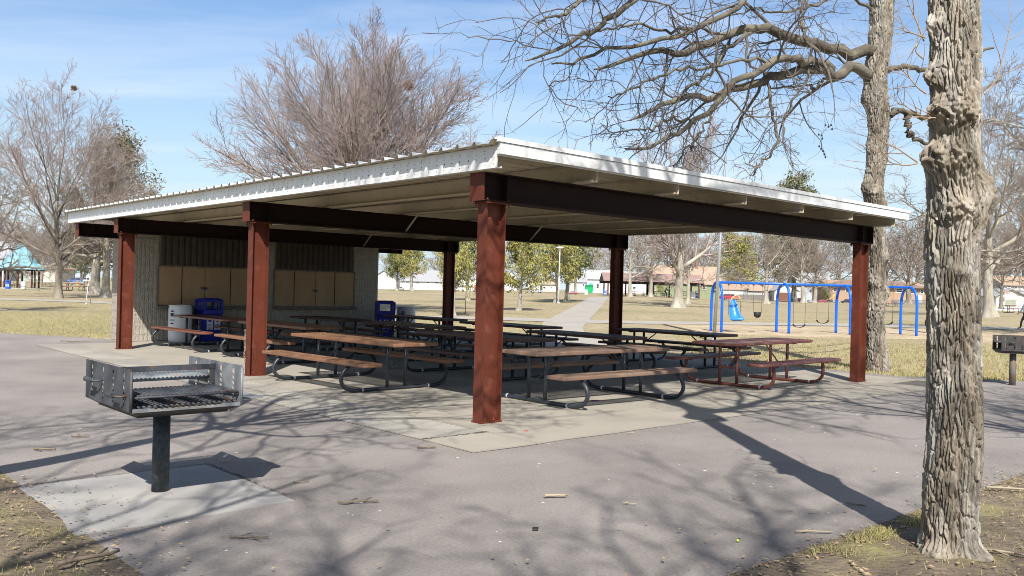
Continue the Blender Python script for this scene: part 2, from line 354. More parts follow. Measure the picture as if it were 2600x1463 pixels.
# ------------------------------------------------------------------ ground
def ground_material():
    m = mat('dormant_lawn', (.39, .315, .20), .95, (.32, .262, .148), scale=.32, detail=8, c3=(.25, .225, .105), scale3=.085, lo3=.5, hi3=.7, bump=.9, bscale=9, bdist=.05)
    nt = m.node_tree; N = nt.nodes; L = nt.links; bs = N['Principled BSDF']
    src = bs.inputs['Base Color'].links[0].from_socket
    tc = N.new('ShaderNodeTexCoord'); mp = N.new('ShaderNodeMapping'); mp.inputs['Scale'].default_value = (1.1, 1.5, 1); L.new(tc.outputs['Object'], mp.inputs[0])
    n1 = N.new('ShaderNodeTexNoise'); n1.inputs['Scale'].default_value = 2.4; n1.inputs['Detail'].default_value = 8; n1.inputs['Roughness'].default_value = .75; L.new(mp.outputs[0], n1.inputs['Vector'])
    mr = N.new('ShaderNodeMapRange'); mr.inputs['From Min'].default_value = .3; mr.inputs['From Max'].default_value = .72; mr.inputs['To Min'].default_value = .48; mr.inputs['To Max'].default_value = 1.40; L.new(n1.outputs['Fac'], mr.inputs['Value'])
    mu = N.new('ShaderNodeMix'); mu.data_type = 'RGBA'; mu.blend_type = 'MULTIPLY'; mu.inputs[0].default_value = 1
    L.new(src, mu.inputs[6]); L.new(mr.outputs[0], mu.inputs[7]); L.new(mu.outputs[2], bs.inputs['Base Color'])
    return m
M['lawn'] = ground_material()
ys = np.concatenate([np.linspace(-300, -20, 10), np.linspace(-14, 40, 28), np.linspace(44, 400, 90), np.geomspace(430, 4500, 14)])
xs = np.concatenate([-np.geomspace(4500, 260, 12), np.linspace(-240, 240, 97), np.geomspace(260, 4500, 12)])
X, Y = np.meshgrid(xs, ys); Z = terrain(X, Y) - .012
nx, ny = len(xs), len(ys); ii = np.arange(nx*ny).reshape(ny, nx)
Fq = np.stack([ii[:-1, :-1], ii[:-1, 1:], ii[1:, 1:], ii[1:, :-1]], -1).reshape(-1, 4)
gobj = tag(mesh_np('lawn_ground', np.stack([X, Y, Z], -1).reshape(-1, 3), Fq, M['lawn']), kind='structure')

def sheet(name, poly, z, m, kind='structure'):
    mb = MB(); mb.prism([(p[0], p[1], z - .03) for p in poly], (0, 0, .03)); o = mb.build(name, m); tag(o, kind=kind); return o
M['asphalt'] = mat('worn_grey_asphalt', (.245, .216, .194), .9, (.198, .176, .158), scale=1.3, detail=9, c3=(.285, .252, .228), scale3=.45, lo3=.45, hi3=.68, bump=.35, bscale=160, bdist=.004)
def specks(m, dens=5.5, size=.10, col=(.6, .6, .58), zs=.02, grain=True):
    nt = m.node_tree; N = nt.nodes; L = nt.links; bs = N['Principled BSDF']; src = bs.inputs['Base Color'].links[0].from_socket
    tc = N.new('ShaderNodeTexCoord'); mp = N.new('ShaderNodeMapping'); mp.inputs['Scale'].default_value = (1, 1, zs); L.new(tc.outputs['Object'], mp.inputs[0])
    vo = N.new('ShaderNodeTexVoronoi'); vo.inputs['Scale'].default_value = dens; L.new(mp.outputs[0], vo.inputs['Vector'])
    sc_ = N.new('ShaderNodeSeparateColor'); L.new(vo.outputs['Color'], sc_.inputs[0])
    th = N.new('ShaderNodeMath'); th.operation = 'MULTIPLY'; th.inputs[1].default_value = size; L.new(sc_.outputs[0], th.inputs[0])
    pw = N.new('ShaderNodeMath'); pw.operation = 'MULTIPLY'; L.new(th.outputs[0], pw.inputs[0]); L.new(sc_.outputs[1], pw.inputs[1])
    lt = N.new('ShaderNodeMath'); lt.operation = 'LESS_THAN'; L.new(vo.outputs['Distance'], lt.inputs[0]); L.new(pw.outputs[0], lt.inputs[1])
    # fine aggregate grain
    n1 = N.new('ShaderNodeTexNoise'); n1.inputs['Scale'].default_value = 38; n1.inputs['Detail'].default_value = 6; n1.inputs['Roughness'].default_value = .85; L.new(tc.outputs['Object'], n1.inputs['Vector'])
    mr = N.new('ShaderNodeMapRange'); mr.inputs['From Min'].default_value = .3; mr.inputs['From Max'].default_value = .7; mr.inputs['To Min'].default_value = .70 if grain else 1; mr.inputs['To Max'].default_value = 1.28 if grain else 1; L.new(n1.outputs['Fac'], mr.inputs['Value'])
    mu = N.new('ShaderNodeMix'); mu.data_type = 'RGBA'; mu.blend_type = 'MULTIPLY'; mu.inputs[0].default_value = 1
    L.new(src, mu.inputs[6]); L.new(mr.outputs[0], mu.inputs[7])
    mx = N.new('ShaderNodeMix'); mx.data_type = 'RGBA'; L.new(lt.outputs[0], mx.inputs[0]); L.new(mu.outputs[2], mx.inputs[6]); mx.inputs[7].default_value = (*col, 1)
    L.new(mx.outputs[2], bs.inputs['Base Color'])
specks(M['asphalt'], 6.5, .12)
specks(M['steel_red'], 7, .05, (.42, .34, .30), 1, False)
def wavy(pts, amp, step, seed):
    r = random.Random(seed); out = []
    for (p, q) in zip(pts[:-1], pts[1:]):
        p = np.array(p, float); q = np.array(q, float); n = max(1, int(np.linalg.norm(q-p)/step))
        for i in range(n): out.append(tuple(p + (q-p)*i/n + np.array([r.uniform(-amp, amp), r.uniform(-amp, amp)])))
    out.append(tuple(pts[-1])); return out
near = wavy([(-5.05, 15), (-5.05, 2), (-5.05, -5.08), (2.5, -5.10), (9, -5.2), (20, -5.4)], .035, .22, 3)
asph = [(20, -3.4), (13.2, -1.75), (12.8, -.98), (12.08, .05), (11.8, 1.5), (11.5, 6.45), (11.3, 13), (8, 17.2), (.97, 16.9), (.3, 18.1), (-.9, 20.2), (-2.6, 24.5), (-5.05, 33)] + near
sheet('asphalt_pavement', [W(*p)[:2] for p in asph], .0, M['asphalt'])
M['concrete'] = mat('buff_concrete', (.345, .308, .25), .9, (.30, .27, .222), scale=.9, detail=8, c3=(.25, .228, .195), scale3=.5, lo3=.56, hi3=.76, bump=.25, bscale=120, bdist=.004)
M['concrete_coarse'] = mat('exposed_aggregate_concrete', (.31, .287, .25), .95, (.25, .23, .20), scale=26, detail=3, c3=(.355, .325, .275), scale3=.9, bump=.6, bscale=70, bdist=.006)
M['concrete_pad'] = mat('pale_stained_pad_concrete', (.335, .32, .30), .9, (.27, .26, .25), scale=1.8, detail=7, c3=(.40, .375, .335), scale3=1.1, lo3=.45, hi3=.7, bump=.2, bscale=120, bdist=.004)
M['joint'] = mat('dirty_joint', (.10, .09, .075), 1.0)
sl_ = MB(); g = .007
ea = [-1.2, -.32, 3.0, 6.3, 9.7, 11.15]; eb = [-1.3, -.45, 3.1, 6.3, 9.6, 12.95, 15.1]
for i in range(len(ea)-1):
    for j in range(len(eb)-1):
        a0, a1, b0, b1 = ea[i]+g, ea[i+1]-g, eb[j]+g, eb[j+1]-g
        if i == len(ea)-2 and j == 0: a1 = 9.9
        sl_.prism([W(*q, -.03) for q in ((a0, b0), (a1, b0), (a1, b1), (a0, b1))], (0, 0, .042), 1 if i == 0 and j > 0 else 0)
sl_.prism([W(*q, -.03) for q in ((.9, 15.1), (9.3, 15.1), (9.3, 16.9), (.9, 16.9))], (0, 0, .04), 0)
tag(sl_.build('concrete_slab', [M['concrete'], M['concrete_coarse']]), kind='structure')
sheet('slab_joint_bed', [W(*p)[:2] for p in ((-1.19, -1.29), (11.1, -1.29), (11.1, 15.0), (-1.19, 15.0))], .005, M['joint'])
sheet('grill_pad', [W(*p)[:2] for p in wavy([(-5.08, -2.04), (-3.53, -2.02), (-3.54, -.40), (-5.07, -.38), (-5.08, -2.04)], .012, .25, 8)[:-1]], .005, M['concrete_pad'])
# crack lines along the pad and across the asphalt: thin dark fillets
ck = MB()
def crack(p, q, w, seed, z=.0085):
    r = random.Random(seed); p = np.array(p); q = np.array(q); n = 26; d = (q-p)/np.linalg.norm(q-p); nrm = np.array([-d[1], d[0]]); up, lo = [], []
    for i in range(n+1):
        c = p + (q-p)*i/n + nrm*r.uniform(-.02, .02); ww = w*r.uniform(.25, 1.3)
        up.append(W(*(c+nrm*ww), z)); lo.append(W(*(c-nrm*ww), z))
    for i in range(n): ck.add([lo[i], lo[i+1], up[i+1], up[i]], [(0, 1, 2, 3)])
crack((-5.05, -.37), (-3.52, -.38), .009, 1); crack((-3.52, -.38), (-3.51, -1.2), .010, 2); crack((-3.53, -1.2), (-3.52, -2.0), .004, 4)
crack((-1.2, -.45), (-.35, -.47), .012, 5, .0165); crack((-.5, -.46), (-.3, -.46), .03, 6, .017)
crack((-1.21, 15), (-1.21, -1.31), .008, 7, .003); crack((-1.21, -1.31), (9.9, -1.31), .008, 9, .003)
tag(ck.build('pavement_cracks', M['joint']), kind='structure')
# dirt verges at the two near corners
M['dirt'] = mat('bare_dirt_verge', (.20, .155, .108), 1.0, (.135, .105, .072), scale=3.2, detail=10, c3=(.27, .235, .10), scale3=1.1, lo3=.5, hi3=.68, bump=1.0, bscale=22, bdist=.03)
def bumpy_patch(name, poly_ab, m, seed, n=60, h=.025):
    P = np.array([W(*p)[:2] for p in poly_ab]); r = np.random.default_rng(seed)
    o_, e1, e2 = P[0], P[1]-P[0], P[3]-P[0]
    u = np.linspace(0, 1, n); U, V = np.meshgrid(u, u); XY = o_ + U[..., None]*e1 + V[..., None]*e2
    Zz = .004 + h*np.clip(np.sin(V*math.pi)*3, 0, 1)*(.4 + .5*np.sin(U*23 + 3*np.sin(V*11))*np.sin(V*17 + 2*np.sin(U*9))) + r.random(U.shape)*h*.35*np.clip(V*6, 0, 1)
    idx = np.arange(n*n).reshape(n, n)
    Fq = np.stack([idx[:-1, :-1], idx[:-1, 1:], idx[1:, 1:], idx[1:, :-1]], -1).reshape(-1, 4)
    return tag(mesh_np(name, np.concatenate([XY, Zz[..., None]], -1).reshape(-1, 3), Fq, m), kind='structure')
bumpy_patch('dirt_verge', [(-5.02, 2), (-5.02, -5.06), (-8.6, -5.06), (-8.6, 2)], M['dirt'], 1)
bumpy_patch('dirt_verge', [(-5.3, -5.06), (9, -5.16), (9, -9.6), (-5.3, -9.6)], M['dirt'], 2, 110)
# paths
M['path'] = mat('pale_concrete_path', (.38, .345, .30), .9, (.33, .30, .26), scale=.5, detail=6)
def path_strip(name, L_, R_, dz=.006):
    Lc, Rc = crv(L_, 60), crv(R_, 60); V, Fq = [], []
    for i in range(60):
        for k in range(5):
            p = Lc[i] + (Rc[i]-Lc[i])*k/4; V.append((p[0], p[1], float(terrain(p[0], p[1])) + dz))
    for i in range(59):
        for k in range(4): Fq.append((i*5+k, i*5+k+1, i*5+k+6, i*5+k+5))
    return tag(mesh_np(name, np.array(V), np.array(Fq), M['path']), kind='structure')
g2 = lambda *p: G(*p)[:2]
path_strip('footpath', [W(11.2, 10.6)[:2], g2(1378, 821), g2(1398, 808), g2(1450, 782), g2(1499, 754)], [W(11.2, 6.9)[:2], g2(1484, 842), g2(1496, 813), g2(1520, 786), g2(1546, 755)])
path_strip('footpath', [g2(-30, 757), g2(120, 761), g2(280, 767), g2(700, 792), g2(1120, 803), g2(1285, 806), g2(1582, 815), g2(2136, 822), g2(2346, 826), g2(2592, 831), g2(2900, 838)],
           [g2(-30, 761), g2(120, 765), g2(280, 772), g2(700, 800), g2(1120, 809), g2(1285, 814), g2(1582, 822), g2(2136, 828), g2(2346, 833), g2(2592, 838), g2(2900, 845)], .010)
# mulch bed under the swings with its timber edging
M['mulch'] = mat('tan_wood_chips', (.45, .35, .225), 1.0, (.34, .255, .155), scale=7, detail=8, c3=(.50, .40, .27), scale3=1, bump=1.0, bscale=20, bdist=.04)
mul = [g2(*p) for p in ((1690, 824), (1800, 825), (2000, 829), (2250, 834), (2600, 845), (2640, 878), (2480, 870), (2346, 861), (2130, 856), (1900, 850), (1780, 843))]
sheet('wood_chip_bed', mul, .012, M['mulch'])
def edging(p, q, label):
    a, b = np.array(g2(*p)), np.array(g2(*q)); c = (a+b)/2; d = b-a
    mb = MB(); mb.box((0, 0, .015), (np.linalg.norm(d), .09, .05)); o = mb.build('edging_timber', M['timber'], bevel=.015, loc=(c[0], c[1], 0), rz=math.atan2(d[1], d[0])); tag(o, label, 'timber')
edging((1686, 825), (1762, 842), 'dark edging timber on the flagpole side of the wood chip bed')
edging((2262, 834), (2352, 846), 'dark edging timber behind the far end of the swing set')

# ------------------------------------------------------------------ the picnic shelter
SH = thing('picnic_shelter', 'open picnic shelter with red steel columns and white ribbed metal roof', 'shelter')
HCAP = 2.665; BT = 3.03; BB = 2.69
def hbeam(mb, p0, p1, depth, width, tw=.012, tf=.016):
    """H section from p0 to p1 along a, given as (a, b, z centre)"""
    (a0, b, z), (a1, _, _) = p0, p1
    for (b0, b1, z0, z1) in ((b-width/2, b+width/2, z+depth/2-tf, z+depth/2), (b-width/2, b+width/2, z-depth/2, z-depth/2+tf), (b-tw/2, b+tw/2, z-depth/2+tf, z+depth/2-tf)):
        mb.hexa([W(a0, b0, z0), W(a1, b0, z0), W(a1, b1, z0), W(a0, b1, z0)], [W(a0, b0, z1), W(a1, b0, z1), W(a1, b1, z1), W(a0, b1, z1)])
def ab_box(mb, a0, a1, b0, b1, z0, z1, mi=0):
    mb.hexa([W(a0, b0, z0), W(a1, b0, z0), W(a1, b1, z0), W(a0, b1, z0)], [W(a0, b0, z1), W(a1, b0, z1), W(a1, b1, z1), W(a0, b1, z1)], mi)
COLB = [0.0, 6.229, 12.954]
for a in (0, 9.466):
    for b in COLB:
        mb = MB(); D_, Wd = .31, .165
        ab_box(mb, a, a+.016, b, b+Wd, .03, HCAP); ab_box(mb, a+D_-.016, a+D_, b, b+Wd, .03, HCAP); ab_box(mb, a+.016, a+D_-.016, b+Wd/2-.006, b+Wd/2+.006, .03, HCAP)
        col = mb.build('column', M['steel_red'], SH)
        mb = MB(); ab_box(mb, a-.012, a+D_+.012, b-.012, b+Wd+.012, .012, .031)
        for da in (.09, .22): mb.tube([W(a+da, b+.035, .03), W(a+da, b+.035, .075)], .012, 6); mb.tube([W(a+da, b+.035, .03), W(a+da, b+.035, .05)], .02, 6)
        mb.build('base_plate', M['steel_red'], col)
        mb = MB(); ab_box(mb, a-.035, a+D_+.045, b-.045, b+Wd+.045, HCAP, HCAP+.012); ab_box(mb, a-.02, a+D_+.03, b-.03, b+Wd+.03, HCAP+.012, BB)
        for sa in (a-.012, a+D_+.02):
            for sb in (b-.025, b+Wd+.025): mb.tube([W(sa, sb, HCAP-.03), W(sa, sb, BB+.035)], .011, 6)
        mb.build('cap_plate', M['steel_red'], col)
for k, b in enumerate(COLB + [16.0]):
    bc = b + .0825 if k < 3 else b
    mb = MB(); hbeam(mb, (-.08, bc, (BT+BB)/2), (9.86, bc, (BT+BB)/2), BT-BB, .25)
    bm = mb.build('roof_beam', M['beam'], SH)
    for s in (-1, 1):
        for a in (.29, 9.47): mb = MB(); ab_box(mb, a, a+.012, min(bc+s*.006, bc+s*.12), max(bc+s*.006, bc+s*.12), BB+.016, BT-.016); mb.build('stiffener_plate', M['beam'], bm)
    mb = MB(); ab_box(mb, 9.861, 9.875, bc-.127, bc+.127, BB-.002, BT-.001); mb.build('end_plate', M['beam'], bm)
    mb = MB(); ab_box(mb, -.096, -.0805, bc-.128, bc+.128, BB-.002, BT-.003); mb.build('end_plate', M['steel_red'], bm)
RA0, RA1, RB0, RB1 = -.20, 10.0, -.40, 16.42
pa = np.linspace(RA0, RA1, 7)
for i, a in enumerate(pa):
    mb = MB(); s = 1 if i == 0 else -1; t = .004; z0, z1 = BT+.003, BT+.235
    if i == 0: z1 = BT + .262
    ab_box(mb, a-t, a+t, RB0, RB1, z0, z1)
    lo_, hi_ = (a+t, a+.075) if s > 0 else (a-.075, a-t)
    ab_box(mb, lo_, hi_, RB0, RB1, z0, z0+.005); ab_box(mb, lo_, hi_, RB0, RB1, z1-.005, z1-.0005)
    ab_box(mb, (hi_-.004) if s > 0 else lo_, hi_ if s > 0 else lo_+.004, RB0, RB1, z0+.005, z0+.025)
    if i in (0, len(pa)-1):
        o = mb.build('eave_fascia', M['white_metal'] if i == 0 else M['tan_metal'], SH)
        if i == 0:
            hb = MB(); r = random.Random(4); b = RB0 + .06
            while b < RB1 - .05:
                for zz, rr in ((z0+.045, .0055), (z0+.12, .010 if int(b*10) % 3 else .006), (z0+.175, .0055), (z0+.205, .0075 if int(b*7) % 2 else .004)):
                    bb = b + r.uniform(-.01, .01)
                    hb.prism([W(a-t-.0006, bb+rr*math.cos(q), zz+rr*math.sin(q)) for q in np.linspace(0, 2*math.pi, 7)[:-1]], (-A2[0]*.0015, -A2[1]*.0015, 0))
                b += .155
            hb.build('bolt_hole', M['dark'], o); bpy.data.objects[o.name].children[0]['kind'] = 'stuff'
    else: mb.build('purlin', M['tan_metal'], SH)
# ribbed roof sheet: ribs run along a
mb = MB(); zt = BT + .268; pitch = .315; b = RB0 - .06; prof = []
while b < RB1 + .05:
    prof += [(b, zt+.046), (b+.03, zt+.046), (b+.075, zt), (b+.16, zt+.006), (b+.25, zt), (b+pitch-.045+.03, zt)]; b += pitch
prof = [(min(q, RB1+.06), z) for q, z in prof]
e0, e1 = -.325, 10.47; n = len(prof)
top = [W(e0, q, z) for q, z in prof] + [W(e1, q, z-.02) for q, z in prof]
bot = [W(e0, q, z-.004) for q, z in prof] + [W(e1, q, z-.024) for q, z in prof]
mb.add(top, [(i, i+1, n+i+1, n+i) for i in range(n-1)], 0)
mb.add(bot, [(n+i, n+i+1, i+1, i) for i in range(n-1)], 1)
mb.add(top[:n] + bot[:n], [(i+1, i, n+i, n+i+1) for i in range(n-1)], 0)
mb.add(top[n:] + bot[n:], [(i, i+1, n+i+1, n+i) for i in range(n-1)], 0)
mb.build('roof_sheet', [M['galv'], M['tan_metal']], SH)
for s, bb in ((-1, RB0 - .075), (1, RB1 + .075)):
    mb = MB(); q0, q1 = sorted((bb - s*.055, bb + s*.012)); e2 = e1 + .03
    ab_box(mb, -.26, e2, q0, q1, BT+.29, BT+.345, 0)
    q0, q1 = sorted((bb - s*.055, bb - s*.002)); ab_box(mb, -.22, e2-.04, q0, q1, BT+.155, BT+.286, 0)
    q0, q1 = sorted((bb - s*.075, bb - s*.06)); ab_box(mb, -.20, e2-.06, q0, q1, BT+.14, BT+.154, 0)
    mb.build('rake_trim', M['white_metal'], SH)
# slanting braces between beams and purlins
for bc, aa in ((6.31, (3.2, 6.55)), (13.03, (3.2, 6.5)), (0.0825, (6.6,))):
    for a in aa:
        for s in ((1,) if bc < 1 else (-1,)):
            mb = MB(); p = W(a, bc + s*.08, BB+.012); q = W(a, bc + s*.52, BT+.03)
            mb.tube([p, q], .022, 4); mb.build('flange_brace', M['tan_metal'], SH)
# ------------------------------------------------------------------ the block serving building under the roof
BG = thing('serving_building', 'cream block serving building with boarded counters under the shelter roof', 'building')
b0, b1, ztop = 15.5, 16.5, 2.97
def ribbed(mb, a0, a1, b, z0, z1, pitch, depth, mi=0, out=-1):
    n = max(1, int(round((a1-a0)/pitch))); p = (a1-a0)/n; pr = []
    for i in range(n): x = a0 + i*p; pr += [(x, b), (x+p*.18, b+out*depth), (x+p*.62, b+out*depth), (x+p*.8, b)]
    pr.append((a1, b)); V = [W(q, c, z0) for q, c in pr] + [W(q, c, z1) for q, c in pr]; n = len(pr)
    mb.add(V, [(i, i+1, n+i+1, n+i) for i in range(n-1)], mi)
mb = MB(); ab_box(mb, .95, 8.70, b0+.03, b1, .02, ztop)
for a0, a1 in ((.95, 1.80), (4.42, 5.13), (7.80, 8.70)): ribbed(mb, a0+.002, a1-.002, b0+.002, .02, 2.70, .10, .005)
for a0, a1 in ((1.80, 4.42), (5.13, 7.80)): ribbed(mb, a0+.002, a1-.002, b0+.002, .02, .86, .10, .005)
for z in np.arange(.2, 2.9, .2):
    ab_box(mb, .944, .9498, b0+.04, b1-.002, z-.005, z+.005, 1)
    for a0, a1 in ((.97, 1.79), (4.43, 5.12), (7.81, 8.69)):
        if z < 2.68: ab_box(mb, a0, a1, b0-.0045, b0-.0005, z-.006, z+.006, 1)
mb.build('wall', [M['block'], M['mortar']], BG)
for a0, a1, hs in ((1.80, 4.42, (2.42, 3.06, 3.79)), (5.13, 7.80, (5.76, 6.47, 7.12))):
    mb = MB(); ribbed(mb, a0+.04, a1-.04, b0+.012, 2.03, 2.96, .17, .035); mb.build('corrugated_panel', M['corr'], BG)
    mb = MB(); ab_box(mb, a0, a1, b0-.03, b0+.02, 2.0, 2.03); ab_box(mb, a0-.03, a0, b0-.03, b0+.02, .95, 2.03); ab_box(mb, a1, a1+.03, b0-.03, b0+.02, .95, 2.03); mb.build('counter_frame', M['ledge'], BG)
    e = [a0, *hs, a1]
    for k in range(4):
        mb = MB(); ab_box(mb, e[k]+.008, e[k+1]-.008, b0-.018, b0+.015, .97, 1.99); sh = mb.build('shutter_panel', M['ply'], BG)
        if k in (0, 2):
            mb = MB(); mb.tube([W(e[k+1], b0-.024, .99), W(e[k+1], b0-.024, 1.97)], .008, 6); mb.build('hinge', M['dark'], sh)
        if k == 1:
            mb = MB(); ab_box(mb, e[2]-.12, e[2]+.10, b0-.035, b0-.019, 1.42, 1.455); ab_box(mb, e[2]-.03, e[2]+.03, b0-.06, b0-.036, 1.38, 1.43); mb.build('hasp', M['grill'], sh)
    mb = MB(); ab_box(mb, a0-.05, a1+.05, b0-.16, b0-.03, .86, .945); mb.build('counter_ledge', M['ledge'], BG, bevel=.008)

# ------------------------------------------------------------------ picnic tables
def rrect(l, w, r, n=3):
    out = []
    for cx, cy, a0 in ((l/2-r, w/2-r, 0), (-l/2+r, w/2-r, 90), (-l/2+r, -w/2+r, 180), (l/2-r, -w/2+r, 270)):
        for i in range(n+1): a = rad(a0 + 90*i/n); out.append((cx + r*math.cos(a), cy + r*math.sin(a)))
    return out
def board(l, w, t, z, mats, corner, name, parent, rim=.07, y=0.0):
    """thick rim with a perforated sheet set into it"""
    mb = MB(); o = rrect(l, w, corner); i_ = rrect(l-2*rim, w-2*rim, max(.01, corner-rim)); n = len(o)
    V = [(x, yy+y, z-t) for x, yy in o] + [(x, yy+y, z) for x, yy in o] + [(x, yy+y, z-t) for x, yy in i_] + [(x, yy+y, z) for x, yy in i_]
    fs = []
    for k in range(n):
        j = (k+1) % n; fs += [(k, j, n+j, n+k), (n+k, n+j, 3*n+j, 3*n+k), (3*n+k, 3*n+j, 2*n+j, 2*n+k), (2*n+k, 2*n+j, j, k)]
    mb.add(V, fs, 0)
    mb.add([(x, yy+y, z-.004) for x, yy in i_], [tuple(range(n))], 1)
    ob = mb.build(name, mats, parent, bevel=.012)
    return ob
def picnic_table(label, a, b, along, L_=2.9, Wt=.86, fx=1.0, z=.76, zs=.475, tops='brown', frame='blk', corner=.02, dang=None, seat_w=.34, so_=.80, thick=.055, z0=.012, group='picnic tables under the shelter', world=None, detail=True, sc=1.0):
    p = W(a, b, z0) if world is None else world
    rz = (ROT_A if along == 'a' else ROT_A + math.pi/2) + rad(dang if dang is not None else ((a*37.7 + b*91.3) % 4.4 - 2.2))
    T = thing('picnic_table', label, 'picnic table', p, rz, group); T.scale = (sc,)*3
    tm = {'brown': 'table_top', 'grey': 'table_grey', 'dark': 'table_dark', 'slick': 'table_slick', 'red': 'table_red'}[tops]
    pm = PERF[tm]; fm = M['frame_' + frame]; ms = [M[tm], pm]
    board(L_, Wt, thick, z, ms, corner, 'tabletop', T)
    for s in (-1, 1): board(L_, seat_w, thick, zs, ms, min(corner, seat_w/2-.01), 'seat', T, .05, s*so_)
    for sx in (-1, 1):
        mb = MB(); x = sx*fx; r = .030
        half = [(x, y_, z_) for y_, z_ in ((0, .032), (.55, .032), (.78, .034), (.92, .07), (1.0, .15), (1.015, .24), (.97, .33), (.90, zs-thick-.035), (.885, zs-thick))]
        if frame == 'red': half = [(x, y_, z_) for y_, z_ in ((0, .032), (.5, .032), (.66, .034), (.80, .07), (.88, .15), (.90, .25), (.895, .34), (.89, zs-thick))]
        h = crv(half, 22); full = np.vstack([(h*[1, -1, 1])[::-1], h[1:]]); mb.tube(full, r, 10 if detail else 6)
        for y_ in (-.175, .175): mb.tube([(x, y_, .03), (x, y_, z-thick)], .028, 10 if detail else 6)
        for s in (-1, 1):
            mb.box((x, s*(so_+.05), zs-thick-.012), (.05, .22, .022)); mb.box((x, s*.2, z-thick-.012), (.05, .30, .022))
        mb.box((x, 0, .33), (.012, .36, .045))
        fr = mb.build('leg_frame', fm, T)
        if detail:
            for s in (-1, 1): mb = MB(); mb.tube([(x, s*.62, .034), (x, s*.655, .034)], .0355, 10); mb.build('floor_clamp', M['clamp'], fr)
        mb = MB(); mb.tube([(x, 0, .34), (x - sx*.52, 0, z-thick-.01)], .013, 6); mb.build('brace', fm, T)
    return T
PERF = {k: perforated('perforated_' + k, c1, c2) for k, c1, c2 in (('table_top', (.24, .12, .062), (.31, .18, .11)), ('table_grey', (.215, .135, .095), (.28, .19, .14)), ('table_dark', (.10, .048, .033), (.08, .04, .03)), ('table_slick', (.09, .04, .028), (.07, .035, .025)), ('table_red', (.16, .055, .05), (.12, .045, .045)))}
pt = picnic_table
pt('sun bleached brown picnic table right beside the near corner column, purple pen under it', 2.97, 1.05, 'a', L_=2.88, fx=1.03, tops='grey')
pt('thick brown picnic table in tree shadow between the two front columns of the open side', 1.06, 4.38, 'b', L_=3.02, fx=1.0, tops='brown')
pt('maroon picnic table with maroon pipe legs, nearest the far right column', 7.42, .98, 'a', L_=2.95, fx=.88, tops='red', frame='red', corner=.13, z=.79, so_=.84, thick=.05)
pt('picnic table with a thin glossy top in front of the white drum and blue bin', 2.05, 12.5, 'b', L_=2.95, fx=1.12, tops='slick', corner=.16, thick=.045)
pt('brown picnic table half hidden behind the middle column with a chain', 2.2, 9.05, 'b', L_=3.0, tops='brown')
pt('dark round cornered picnic table standing below the second boarded counter', 4.8, 11.75, 'b', L_=2.6, fx=.9, tops='dark', corner=.16, Wt=.98, thick=.045)
pt('dark brown picnic table between the second counter and the back left column', 5.05, 8.5, 'b', tops='dark')
pt('dark brown picnic table in front of the white drum behind the building corner', 7.97, 12.05, 'b', L_=3.0, tops='dark')
pt('dark picnic table against the bright lawn, left of the concrete footpath', 7.6, 8.0, 'b', L_=2.95, tops='dark')
pt('shaded brown picnic table crossing behind the near corner column', 3.8, 4.5, 'b', L_=3.0, tops='dark')
pt('shaded picnic table with splayed middle legs in front of the back right column', 6.2, 4.15, 'b', L_=2.7, tops='dark', corner=.1)
pt('black looking picnic table at the back edge of the slab, in front of the flagpole', 9.25, 4.25, 'b', L_=2.85, tops='dark')

